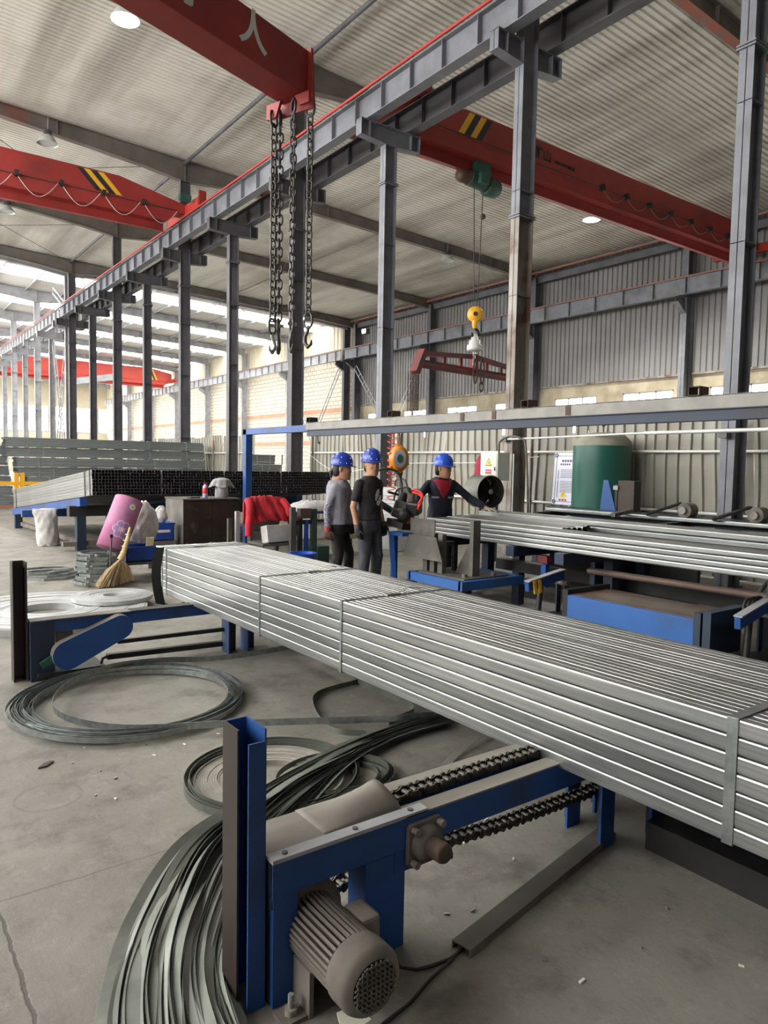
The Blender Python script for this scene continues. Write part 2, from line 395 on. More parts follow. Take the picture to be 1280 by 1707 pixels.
def glass_material():
    m = bpy.data.materials.new('window_glass'); m.use_nodes = True; nt = m.node_tree; N = nt.nodes; L = nt.links
    for n in list(N): N.remove(n)
    o = N.new('ShaderNodeOutputMaterial'); g = N.new('ShaderNodeBsdfGlossy'); g.inputs['Roughness'].default_value = .05
    tr = N.new('ShaderNodeBsdfTransparent'); tr.inputs[0].default_value = (.93, .95, .95, 1); mx = N.new('ShaderNodeMixShader'); mx.inputs[0].default_value = .93
    L.new(g.outputs[0], mx.inputs[1]); L.new(tr.outputs[0], mx.inputs[2]); L.new(mx.outputs[0], o.inputs[0]); MATS['window_glass'] = m
glass_material()
far = sthing('ceiling', (0, YJ, 0))
def far_roof():
    fr = [41.9+8*k for k in range(8)]
    edges = [YJ]; b = MB()
    def sheet(mb, y0, y1, x0=XL, x1=XR+.4):
        mb.add([(x0, y0, roofz(x0)), (x1, y0, roofz(x1)), (x1, y1, roofz(x1)), (x0, y1, roofz(x0))], [(0, 1, 2, 3)])
    y = YJ
    for k, f in enumerate(fr):
        for s0, s1 in ((f+2.7, f+5.1),):
            if s1 < YF:
                sheet(b, y, s0); y = s1
                sm = MB(); sheet(sm, s0, s1); sm.build('skylight', 'skylight_sheet', far)
    sheet(b, y, YF+.4)
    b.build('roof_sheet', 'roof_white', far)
    # thin purlins under the white sheet
    for i in range(14):
        x = 1+2*i
        MB().bar((x, YJ+.3, roofz(x)-.09), (x, YF, roofz(x)-.09), .06, .14).build('purlin', 'steel_pale', far)
far_roof()

# rafters
NT = [0]
def trim(loc): NT[0] += 1; return sthing('trim_%d' % NT[0], loc)
def rafter(y, m, x0=XL, x1=27.6):
    t = trim((9.64, y, 11))
    bot = [(x0, 12.1), (3.9, 11.86), (8.2, 11.48), (9.64, 11.28), (11.4, 11.46), (18.5, 11.2), (24.5, 10.95), (x1, 10.72)]
    poly = [(x, z) for x, z in bot]+[(x1, roofz(x1)-.05), (x0, roofz(x0)-.05)]
    MB().prism(poly, (0, y+.006, 0), (1, 0, 0), (0, 0, 1), .012).build('web', m, t)
    b = MB()
    for (xa, za), (xb, zb) in zip(bot[:-1], bot[1:]): b.bar((xa, y, za), (xb, y, zb), .24, .02)
    b.build('bottom_flange', 'primer_red' if y < 12 else m, t)
    MB().bar((x0, y, roofz(x0)-.05), (x1, y, roofz(x1)-.05), .24, .02).build('top_flange', m, t)
    for x in (-3, 2, 5.5, 9.64, 12.5, 15.5, 18.5, 21.5, 24.5):
        zb = [z0+(z1-z0)*(x-xa)/(xb-xa) for (xa, z0), (xb, z1) in zip(bot[:-1], bot[1:]) if xa <= x <= xb][0]
        MB().box(x-.006, x+.006, y-.11, y+.11, zb, roofz(x)-.05).build('stiffener', m, t)
    return t
RAFT = [1.1+8*k for k in range(6)]
for y in RAFT: rafter(y, 'rafter')
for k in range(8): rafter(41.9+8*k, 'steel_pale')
# strut lines between the rafters
st = trim((9.6, 20, 11.9))
for a, b_ in zip(RAFT[:-1], RAFT[1:]):
    for x in (9.6, 27.35):
        MB().cyl((x, a, roofz(x)-.16), (x, b_, roofz(x)-.16), .06, 10).build('strut_pipe', 'steel_dark' if x < 20 else 'rafter', st)
    if a > 20: MB().bar((18.6, a, roofz(18.6)-.13), (18.6, b_, roofz(18.6)-.13), .05, .05).build('strut_pipe', 'rafter', st)
for a, b_ in zip(RAFT[:-1], RAFT[1:]):
    for x0, x1 in ((2.0, 9.6), (9.6, 18.6)):
        if a > 20 and x0 < 9:
            MB().cyl((x0, a, roofz(x0)-.2), (x1, b_, roofz(x1)-.2), .012, 6).build('tie_rod', 'steel_dark', st)
            MB().cyl((x1, a, roofz(x1)-.2), (x0, b_, roofz(x0)-.2), .012, 6).build('tie_rod', 'steel_dark', st)
# eave beam on the right wall
ev = trim((27.5, 20, 10.6))
for a, b_ in zip(RAFT[:-1], RAFT[1:]):
    MB().ibeam((27.55, a+.15, 10.78), (27.55, b_-.15, 10.78), .34, .16).build('eave_beam', 'steel_dark', ev)
    MB().bar((27.2, a+.15, 11.02), (27.2, b_-.15, 11.02), .08, .05).build('eave_angle', 'primer_red', ev)

# right wall, near half: plaster with windows, profiled sheet above
wr = sthing('wall_right', (XR, 20, 0))
def wall_right():
    ys = []; k = -3
    while 16.8+8*k < YM:
        for d in (.7, 4.6):
            a = 16.8+8*k+d
            if a+2.5 < YM and a > YB: ys.append((a, a+2.5))
        k += 1
    ys.sort(); Z0, Z1, ZT = 3.2, 4.95, 5.5
    MB().box(XR, XR+.24, YB, YM, 0, Z0).build('plaster', 'wall_plaster', wr)
    MB().box(XR, XR+.24, YB, YM, Z1, ZT).build('plaster', 'wall_plaster', wr)
    e = YB
    for a, b_ in ys:
        MB().box(XR, XR+.24, e, a, Z0, Z1).build('plaster', 'wall_plaster', wr); e = b_
    MB().box(XR, XR+.24, e, YM, Z0, Z1).build('plaster', 'wall_plaster', wr)
    MB().bar((XR-.06, YB, ZT+.02), (XR-.06, YM, ZT+.02), .16, .08).build('ledge', 'steel_bare', wr)
    b = MB(); y = YB; prof = []
    while y < YM:
        prof += [(y, 0), (y+.12, 0), (y+.15, .05), (y+.23, .05)]; y += .26
    prof.append((min(y, YM+.3), 0)); vs = []
    for yy, dx in prof: vs += [(XR-.05+dx, yy, ZT), (XR-.05+dx, yy, 11.35)]
    b.add(vs, [(2*i, 2*i+1, 2*i+3, 2*i+2) for i in range(len(prof)-1)]); b.build('profiled_sheet', 'wall_corr', wr)
    for n, (a, b_) in enumerate(ys):
        w = sthing('window_%d' % (n+1), (XR, (a+b_)/2, Z0))
        f = MB()
        for z in (Z0+.03, Z1-.03): f.box(XR+.02, XR+.1, a, b_, z-.03, z+.03)
        for i in range(4): yy = a+.03+(b_-a-.06)*i/3; f.box(XR+.02, XR+.1, yy-.03, yy+.03, Z0, Z1)
        f.build('window_frame', 'steel_pale', w)
        for i in range(3):
            y0 = a+.06+(b_-a-.06)*i/3; MB().box(XR+.05, XR+.056, y0, y0+(b_-a)/3-.08, Z0+.06, Z1-.06).build('pane', 'window_glass', w)
wall_right()
# right wall, far half: block masonry and pale sheet
def brick_material():
    m = bpy.data.materials.new('block_masonry'); m.use_nodes = True; nt = m.node_tree; N = nt.nodes; L = nt.links; p = N['Principled BSDF']
    tc = N.new('ShaderNodeTexCoord'); mp = N.new('ShaderNodeMapping'); mp.inputs['Rotation'].default_value = (PI/2, 0, PI/2); L.new(tc.outputs['Object'], mp.inputs[0])
    sp = N.new('ShaderNodeSeparateXYZ'); cb = N.new('ShaderNodeCombineXYZ'); L.new(tc.outputs['Object'], sp.inputs[0]); L.new(sp.outputs[1], cb.inputs[0]); L.new(sp.outputs[2], cb.inputs[1])
    br = N.new('ShaderNodeTexBrick'); br.inputs['Scale'].default_value = 1; br.inputs['Brick Width'].default_value = .6; br.inputs['Row Height'].default_value = .3
    br.inputs['Mortar Size'].default_value = .025; br.inputs['Color1'].default_value = (*hexc('d6cfc0'), 1); br.inputs['Color2'].default_value = (*hexc('c8bfae'), 1); br.inputs['Mortar'].default_value = (*hexc('a59b8a'), 1)
    L.new(cb.outputs[0], br.inputs['Vector']); L.new(br.outputs['Color'], p.inputs['Base Color']); p.inputs['Roughness'].default_value = .9
    b = N.new('ShaderNodeBump'); b.inputs['Distance'].default_value = .02; b.invert = True; L.new(br.outputs['Fac'], b.inputs['Height']); L.new(b.outputs[0], p.inputs['Normal'])
    MATS['block_masonry'] = m
brick_material()
mat('red_course', 'c49a80', .9, 0, 'b98a70', 2)
wf = sthing('wall_far_right', (XR, 70, 0))
MB().box(XR, XR+.3, YM, YF, 0, 8.6).build('masonry', 'block_masonry', wf)
for z in (2.9, 5.2): MB().box(XR-.02, XR, YM, YF, z, z+.32).build('red_course', 'red_course', wf)
def far_sheet():
    b = MB(); y = YM; prof = []
    while y < YF: prof += [(y, 0), (y+.2, 0), (y+.26, .05), (y+.4, .05)]; y += .46
    vs = []
    for yy, dx in prof: vs += [(XR+dx, yy, 8.6), (XR+dx, yy, 11.3)]
    b.add(vs, [(2*i, 2*i+1, 2*i+3, 2*i+2) for i in range(len(prof)-1)]); b.build('profiled_sheet', 'cream_wall', wf)
far_sheet()
# end wall with window band and open gate
we = sthing('wall_end', (5, YF, 0))
MB().box(XL, XR, YF, YF+.2, 8.2, 11.9).build('wall_sheet', 'cream_wall', we)
MB().box(XL, 2.0, YF, YF+.2, 0, 5.0).build('wall_sheet', 'cream_wall', we)
MB().box(8.5, XR, YF, YF+.2, 0, 5.0).build('wall_sheet', 'cream_wall', we)
MB().box(2.0, 8.5, YF, YF+.2, 4.4, 5.0).build('wall_sheet', 'cream_wall', we)
for x in [XL+.3+3.0*i for i in range(13)]: MB().box(x-.12, x+.12, YF-.05, YF+.2, 5.0, 8.2).build('mullion', 'steel_pale', we)
for z in (1.4, 3.2, 5.0): MB().box(8.5, XR, YF-.04, YF, z-.06, z+.06).build('girt', 'steel_pale', we)
for x0, x1 in [(XL+.42+3.0*i, XL+.42+3.0*i+2.76) for i in range(12)]: MB().box(x0, min(x1, XR), YF+.08, YF+.09, 5.0, 8.2).build('pane', 'skylight_sheet', we)
# wall behind the camera
wb = sthing('wall_back', (5, YB, 0)); MB().box(XL, XR, YB-.2, YB, 0, 12.4).build('wall_sheet', 'wall_corr', wb)

# open left side: low wall, header and posts
wl = sthing('wall_left', (XL, 20, 0))
MB().box(XL-.2, XL, YB, 0.5, 3.6, 10.2).build('wall_sheet', 'wall_corr', wl)
MB().box(XL-.2, XL, YB, YF, 0, 3.6).build('low_wall', 'wall_plaster', wl)
MB().box(XL-.1, XL, YB, YF, 10.2, 12.95).build('header_sheet', 'wall_corr', wl)
for k in range(13):
    y = 1.1+8*k
    MB().ibeam((XL+.2, y, 0), (XL+.2, y, 12.5), .4, .25, up=(1, 0, 0)).build('post', 'steel_grey', wl)

# ---------------------------------------------------------------- crane-row columns
def column(y, tall, m, m2=None):
    x = 9.64; D = .36 if tall else .31; top = 11.3 if tall else 8.5
    lab = ('tall grey steel column reaching the roof' if tall else 'grey steel column ending under the runway beams')
    t = thing('steel_column', lab+' in the middle row', 'column', (x, y, 0), 'tall columns of the middle row' if tall else 'short columns of the middle row')
    zc = {9.1: 5.97, 5.1: 7.1}.get(round(y, 1), 7.7)
    def seg(z0, z1, mm, nm):
        b = MB(); b.box(x-D/2, x-D/2+.014, y-.1, y+.1, z0, z1); b.box(x+D/2-.014, x+D/2, y-.1, y+.1, z0, z1); b.box(x-D/2, x+D/2, y-.006, y+.006, z0, z1)
        b.build(nm, mm, t)
    seg(0.02, zc, m2 or m, 'lower_shaft'); seg(zc, top, m, 'upper_shaft')
    MB().box(x-D/2-.03, x+D/2+.03, y-.13, y+.13, 0, .02).build('base_plate', m, t)
    for z in (zc-.02, zc+.02): MB().box(x-D/2-.03, x+D/2+.03, y-.13, y+.13, z-.012, z+.012).build('splice_plate', m, t)
    for z in (2.4, 4.6, 6.4): MB().box(x-D/2, x+D/2, y-.1, y+.1, z-.006, z+.006).build('stiffener', m, t)
    for s in (-1, 1):
        a = x+s*(D/2) if tall else x
        b = MB(); e = x+s*.80
        b.prism([(0, 8.88), (0, 8.5), (abs(e-a), 8.56), (abs(e-a), 8.88)], (a, y-.006, 0), (s, 0, 0), (0, 0, 1), .012*(-s))
        b.box(min(a, e), max(a, e), y-.1, y+.1, 8.87, 8.89)
        b.bar((a, y, 8.5), (e, y, 8.56), .2, .016); b.box(min(e, e-s*.012), max(e, e-s*.012), y-.1, y+.1, 8.56, 8.88)
        b.box(x+s*.56-.006, x+s*.56+.006, y-.1, y+.1, 8.54, 8.88)
        b.build('bracket', m, t)
    return t
CY = [1.1+4*k for k in range(11)]
COLS = []
for i, y in enumerate(CY):
    tall = (round((y-1.1)/4) % 2 == 0)
    COLS.append(column(y, tall, 'steel_dark' if y > 14 else 'steel_grey', 'steel_bare' if abs(y-9.1) < .1 else None))
LB = {5.1: 'light grey steel column with scarred lower flange beside the roller stands', 9.1: 'grey steel column with a rust-stained bare lower half behind the drum fan',
      13.1: 'clean blue-grey steel column standing behind the man in black', 17.1: 'dark tall steel column behind the hanging hook chains', 21.1: 'dark steel column ending at the runway, behind the cloth-topped cabinet'}
for y, c in zip(CY, COLS):
    if round(y, 1) in LB: c['label'] = LB[round(y, 1)]
for k in range(14):  # pale steel puts the far haze into the columns' colour
    y = 41.9+4*k
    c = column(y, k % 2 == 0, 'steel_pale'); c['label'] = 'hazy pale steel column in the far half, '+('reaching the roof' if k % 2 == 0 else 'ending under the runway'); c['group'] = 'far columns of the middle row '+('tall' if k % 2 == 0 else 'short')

# runway beams with rail
def runway(x, z0, z1, y0, y1, lab, m, step=.95, rail='primer_red', segs=1, W=.24):
    t = thing('runway_beam', lab, 'runway beam', (x, (y0+y1)/2, z0))
    MB().ibeam((x, y0, (z0+z1)/2), (x, y1, (z0+z1)/2), z1-z0, W, .018, .012).build('beam', m, t)
    MB().bar((x, y0, z1+.035), (x, y1, z1+.035), .06, .07).build('rail', rail, t)
    if rail == 'rail_red': MB().bar((x-W/2-.02, y0, z1+.05), (x-W/2-.02, y1, z1+.05), .035, .05).build('conductor_bar', 'rail_red', t)
    me = MB().box(-W/2+.01, W/2-.01, -.006, .006, z0-z0, z1-z0).mesh('stiffener', m)
    n = int((y1-y0)/step)
    for i in range(n): inst('stiffener', me, t, (0, y0+(i+.5)*step-(y0+y1)/2, 0))
    return t
mat('rail_red', 'a83a38', .5, .1)
runway(9.1, 8.9, 9.46, YB, 41.3, 'grey riveted crane runway beam with a red rail, over the left bay', 'steel_grey', rail='rail_red')
runway(10.18, 8.9, 9.46, YB, 41.3, 'dark crane runway beam on the far side of the middle columns', 'steel_dark', rail='steel_dark')
runway(9.1, 8.9, 9.46, 41.6, 99, 'pale hazy crane runway beam far down the left bay', 'steel_pale', rail='rail_red')  # far haze is in the paler steel colour of these beams
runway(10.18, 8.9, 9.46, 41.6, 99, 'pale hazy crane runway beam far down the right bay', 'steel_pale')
runway(26.95, 8.55, 9.22, YB, 41.2, 'grey crane runway beam along the dark profiled wall', 'steel_grey', 1.45)
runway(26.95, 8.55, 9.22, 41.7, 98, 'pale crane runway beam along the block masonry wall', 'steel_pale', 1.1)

# wall columns
def wcol(y, m, lab, grp):
    t = thing('wall_column', lab, 'column', (27.6, y, 0), grp)
    b = MB(); x0, x1 = 27.35, 27.85
    b.box(x0, x0+.014, y-.13, y+.13, .02, 10.9); b.box(x1-.014, x1, y-.13, y+.13, .02, 10.9); b.box(x0, x1, y-.006, y+.006, .02, 10.9); b.build('shaft', m, t)
    MB().box(x0-.04, x1+.04, y-.16, y+.16, 0, .02).build('base_plate', m, t)
    b = MB(); b.prism([(0, 8.53), (0, 7.9), (.62, 8.3), (.62, 8.53)], (x0, y+.006, 0), (-1, 0, 0), (0, 0, 1), .012); b.box(x0-.62, x0, y-.12, y+.12, 8.515, 8.535)
    b.bar((x0, y, 7.9), (x0-.62, y, 8.3), .24, .014); b.build('corbel', m, t)
for y in (8.8, 16.8, 24.9, 32.9, 40.7): wcol(y, 'steel_dark' if y > 20 else 'steel_grey', 'grey steel column against the profiled wall', 'columns along the profiled wall')
for k in range(7): wcol(42.0+8*k, 'steel_dark' if k == 0 else 'steel_pale', 'pale steel column against the block masonry wall', 'columns along the masonry wall')  # paler steel stands in for haze on the far wall columns

# lattice bracing
def lattice(name, p, q, m, lab, grp=None, w=.22, side=(0, 1, 0)):
    t = thing(name, lab, 'bracing', p, grp); p, q = Vector(p), Vector(q); d = (q-p); L_ = d.length; d.normalize(); s = Vector(side); s = (s-d*s.dot(d)).normalized()*w/2
    for k in (-1, 1): MB().bar(p+s*k, q+s*k, .05, .05).build('chord', m, t)
    n = int(L_/.7)
    for i in range(n+1):
        c = p+d*(L_*i/n); MB().bar(c-s, c+s, .03, .03).build('rung', m, t)
    return t
lattice('lattice_brace', (9.64, 42.3, .3), (9.64, 45.5, 8.3), 'steel_pale', 'pale ladder-like brace between two far columns', 'lattice braces in the far half', .5)
lattice('lattice_brace', (9.64, 45.5, .3), (9.64, 42.3, 8.3), 'steel_pale', 'pale ladder-like brace between two far columns', 'lattice braces in the far half', .5)
lattice('lattice_brace', (9.64, 42.02, 9.6), (9.64, 45.5, 11.2), 'steel_pale', 'short pale brace above the far runway', None, .3)
for y0, y1, mm in ((40.4, 36.5, 'steel_pale'), (33.2, 36.5, 'steel_pale')):
    lattice('lattice_brace', (27.3, y0, 8.0), (27.3, y1, 3.6), mm, 'pale ladder-like brace on the profiled wall below the runway', 'lattice braces on the profiled wall', .3)
for y0, y1 in ((42.4, 46.0), (49.6, 46.0)):
    lattice('lattice_brace', (27.3, y0, 8.0), (27.3, y1, 3.2), 'steel_pale', 'pale ladder-like brace on the masonry wall below the runway', 'lattice braces on the masonry wall', .3)
# ================================================================ CRANES AND LIFTING GEAR
def text_mesh(body, size, mname, extrude=.002, bold=0):
    cu = bpy.data.curves.new('lettering', 'FONT'); cu.body = body; cu.size = size; cu.extrude = extrude; cu.offset = size*bold; cu.align_x = 'CENTER'; cu.align_y = 'CENTER'
    o = bpy.data.objects.new('lettering', cu); COL.objects.link(o)
    dg = bpy.context.evaluated_depsgraph_get(); me = bpy.data.meshes.new_from_object(o.evaluated_get(dg)); bpy.data.objects.remove(o); bpy.data.curves.remove(cu)
    me.name = 'lettering'; me.materials.clear(); me.materials.append(M(mname)); return me
def lettering(body, size, mname, parent, wloc, right, up, extrude=.002, bold=0):
    r = Vector(right).normalized(); u = Vector(up).normalized(); n = r.cross(u)
    o = bpy.data.objects.new('lettering', text_mesh(body, size, mname, extrude, bold)); COL.objects.link(o); o.parent = parent
    m = Matrix((r, u, n)).transposed().to_4x4(); m.translation = Vector(wloc)-Vector(ORG[parent.name]); o.matrix_local = m
    return o

def crane(lab, x0, x1, yc, zb, zt, zr, m='crane_red', stripes=(), loops=(), rail_y=1.4, grp=None, motor=True, sag=.5, cable='white_pipe'):
    t = thing('bridge_crane', lab, 'crane', ((x0+x1)/2, yc, zb), grp); W = .25
    poly = [(x0, zb+.32), (x0+.28, zb+.32), (x0+.7, zb), (x1-.7, zb), (x1-.28, zb+.32), (x1, zb+.32), (x1, zt-.45), (x1-2.2, zt), (x0+2.2, zt), (x0, zt-.45)]
    g = MB().prism(poly, (0, yc+W, 0), (1, 0, 0), (0, 0, 1), 2*W).build('girder', m, t, bev=.01)
    MB().box(x0+.7, x1-.7, yc-W-.06, yc+W+.06, zb-.03, zb).build('bottom_flange', m, t)
    MB().box(x0+.3, x1-.3, yc-W-.012, yc-W, zb+.36, zb+.41).build('longitudinal_rib', m, t)
    MB().ibeam((x0+.75, yc, zb-.17), (x1-.75, yc, zb-.17), .28, .14).build('hoist_track', m, t)
    for x in (x0, x1):
        s = 1 if x == x0 else -1
        MB().box(x-.115, x+.115, yc-rail_y, yc+rail_y, zr+.035, zr+.34).build('end_truck', 'crane_red_bright', t, bev=.01)
        for yy in (-rail_y+.25, rail_y-.25): MB().cyl((x-.06, yc+yy, zr+.13), (x+.06, yc+yy, zr+.13), .125, 16).build('wheel', 'black_iron', t)
        for yy in (-rail_y, rail_y): MB().box(x-.115, x+.115, yc+yy-.05, yc+yy+.05, zr+.05, zr+.5).build('buffer_plate', 'crane_red', t)
        if motor: MB().cyl((x+s*.25, yc-rail_y+.35, zr+.3), (x+s*.6, yc-rail_y+.35, zr+.3), .11, 14).build('drive_motor', 'hoist_green', t)
    for k, (xs, sk) in enumerate(stripes):
        for j, mm in enumerate(('stripe_black', 'stripe_yellow', 'stripe_black', 'stripe_yellow') if sk > 0 else ('stripe_yellow', 'stripe_black', 'stripe_yellow', 'stripe_black')):
            a = xs+j*.2
            MB().prism([(a, zt-.04), (a+.18, zt-.04), (a+.18+.5*sk, zb+.44), (a+.5*sk, zb+.44)], (0, yc-W-.001, 0), (1, 0, 0), (0, 0, 1), .004).build('warning_stripe', mm, t)
    MB().cyl((x0+.4, yc-W-.12, zb+.34), (x1-.4, yc-W-.12, zb+.34), .012, 6).build('festoon_wire', 'wire_dark', t)
    for xs in loops:
        pts = [(xs+1.1*i/10, yc-W-.12, zb+.34-sag*math.sin(PI*i/10)) for i in range(11)]
        MB().tube(pts, .009, 6).build('festoon_cable', cable, t)
        MB().box(xs-.05, xs+.05, yc-W-.2, yc-W-.06, zb+.28, zb+.44).build('cable_trolley', 'black_iron', t)
    return t
c1 = crane('red bridge crane with black lettering and a green hoist, over the right bay', 10.18, 26.95, 13.9, 9.28, 10.32, 9.53, stripes=((12.5, -.7),), loops=[17.6+1.15*i for i in range(8)], sag=.26, cable='copper_hose')
lettering('南矿山', .34, 'stripe_black', c1, (15.02, 13.644, 9.96), (1, 0, 0), (0, 0, 1), bold=.03); lettering('HENAN MINE', .14, 'stripe_black', c1, (16.1, 13.644, 9.9), (1, 0, 0), (0, 0, 1), bold=.02)
c2 = crane('red bridge crane with diagonal black and yellow stripes, over the left bay', -8.9, 9.1, 23.6, 9.28, 10.32, 9.53, stripes=((5.65, 1.1),), loops=[-2.0+1.2*i for i in range(9)])
crane('red bridge crane above the loading chains, nearest the back wall', -8.9, 9.1, 5.3, 9.28, 10.32, 9.53, loops=[])
crane('bright red bridge crane far down the right bay', 10.18, 26.95, 74, 9.28, 10.9, 9.53, m='crane_red_bright', stripes=((11.2, -1), (24.2, 1)), motor=False)
MB().bar((17.5, 60, 8.2), (14.0, 62, 7.6), .5, .5).build('steel_box_beam', 'steel_pale', tag(thing('hanging_beam', 'pale box beam hanging in front of the far red crane', 'beam', (15.7, 61, 7.6))))

# hoist trolley, rope, hook block of the right crane
h = thing('electric_hoist', 'green electric hoist with a brown drum end, hanging under the red girder', 'hoist', (13.1, 13.9, 8.6))
MB().box(12.85, 13.35, 13.72, 14.08, 8.98, 9.26).build('trolley', 'hoist_green', h, bev=.01)
for x in (12.95, 13.25):
    for y in (13.8, 14.0): MB().cyl((x, y-.03, 9.05), (x, y+.03, 9.05), .07, 12).build('trolley_wheel', 'black_iron', h)
MB().cyl((12.75, 13.9, 8.86), (13.3, 13.9, 8.82), .2, 20).build('drum', 'hoist_green', h)
MB().lathe([(.02, -.32), (.15, -.3), (.17, -.2), (.17, 0), (.2, .02)], (12.72, 13.9, 8.86), (1, 0, 0), 18).build('motor_end', 'hoist_brown', h)
MB().lathe([(.2, 0), (.24, .05), (.24, .36), (.2, .42), (.08, .44)], (13.32, 13.9, 8.78), (1, 0, 0), 20).build('gear_case', 'hoist_green', h)
MB().box(12.9, 13.2, 13.6, 13.72, 8.7, 8.95).build('control_box', 'hoist_green', h)
for dx in (-.12, .12): MB().cyl((13.1+dx*1.3, 13.9, 8.7), (13.1+dx*.5, 13.9, 5.62), .011, 6).build('wire_rope', 'wire_dark', h)
MB().sphere((13.28, 13.9, 8.0), .07).build('limit_weight', 'hoist_brown', h)
hb = thing('hook_block', 'yellow sheave hook block on wire ropes above a white swivel', 'hook', (13.1, 13.9, 4.6))
MB().lathe([(.03, -.07), (.19, -.06), (.21, 0), (.19, .06), (.03, .07)], (13.1, 13.9, 5.5), (-.68, -.73, 0), 24).build('sheave_cover', 'hook_yellow', hb)
MB().cyl((13.03, 13.82, 5.5), (13.17, 13.98, 5.5), .055, 14).build('axle', 'black_iron', hb)
MB().lathe([(.09, 0), (.07, -.16), (.05, -.2)], (13.1, 13.9, 5.34), (0, 0, 1), 14).build('shank', 'hook_yellow', hb)
MB().tube([(13.1, 13.9, 5.16), (13.2, 13.9, 5.08), (13.22, 13.9, 4.98), (13.12, 13.9, 4.9), (13.02, 13.9, 4.94), (12.99, 13.9, 5.02)], [.04, .045, .05, .045, .035, .02], 10).build('hook', 'black_iron', hb)
MB().lathe([(.02, .0), (.16, .01), (.2, .04), (.2, .16), (.15, .18), (.15, .28), (.1, .3), (.07, .44), (.02, .46)], (13.1, 13.9, 4.55), (0, 0, 1), 22).build('swivel', 'swivel_white', hb)
for i in range(5): MB().tube([(13.1+.04*math.cos(a)*(1 if i % 2 else 0), 13.9+.04*math.cos(a)*(0 if i % 2 else 1), 4.52-.07*i+.055*math.sin(a)) for a in [2*PI*k/10 for k in range(10)]], .012, 6, True).build('link', 'chain_bright', hb)
# red lifting frame
def lifting_frame():
    A, B = Vector((11.1, 13.75, 4.05)), Vector((15.4, 14.4, 4.05)); mid = (A+B)/2; d = (B-A).normalized(); s = d.cross(Vector((0, 0, 1)))
    t = thing('lifting_beam', 'dark red trussed lifting beam with chain bundles hanging from both ends', 'lifting beam', (mid.x, mid.y, 3.9))
    MB().cyl(A+d*.1, B-d*.1, .105, 16).build('lower_pipe', 'maroon', t)
    for e, sg in ((A, 1), (B, -1)):
        MB().bar(e+d*sg*.15+Vector((0, 0, .24)), mid+Vector((0, 0, .40)), .13, .11).build('top_chord', 'maroon', t)
        MB().bar(e+d*sg*.18+Vector((0, 0, .32)), e-d*sg*.10+Vector((0, 0, -.24)), .24, .15, up=d).build('end_arm', 'maroon', t, bev=.01)
        for k in (.45, .75):
            p = e+(mid-e)*k; MB().bar(p, p+Vector((0, 0, .24+.16*k)), .08, .08).build('strut', 'maroon', t)
        # hanging chains: strands of small links
        b = MB()
        for i in range(9):
            c = e-d*sg*(.12)+d*(-.16+.04*i)+s*(.04 if i % 2 else -.04)
            z = 3.78; k = 0
            while z > 2.55-.05*(i % 3):
                a = Vector((0, 0, 1)); u = d if k % 2 else s
                pts = [Vector((c.x, c.y, z))+u*(.018*math.cos(q))+a*(.03*math.sin(q)) for q in [2*PI*j/6 for j in range(6)]]
                b.tube(pts, .008, 4, True); z -= .045; k += 1
        o = b.build('chain_bundle', 'rust', t); o['kind'] = 'stuff'
    MB().box(mid.x-.05, mid.x+.05, mid.y-.12, mid.y+.12, 4.0, 4.5).build('lug', 'maroon', t)
    for k in (-1, 1):
        MB().tube([(mid.x+k*.12, mid.y-.18, 4.35+.32*math.cos(a)-.2 if 0 else 4.05+.36*math.sin(a)) if 0 else (mid.x+k*.12+.07*math.cos(a), mid.y-.2, 4.06+.33*math.sin(a)) for a in [2*PI*j/16 for j in range(16)]], .022, 8, True).build('sling_ring', 'rust', t)
    MB().tube([(mid.x+.1+.07*math.cos(a), mid.y-.2, 3.66+.12*math.sin(a)) for a in [2*PI*j/14 for j in range(14)]], .018, 8, True).build('shackle', 'chain_steel', t)
lifting_frame()

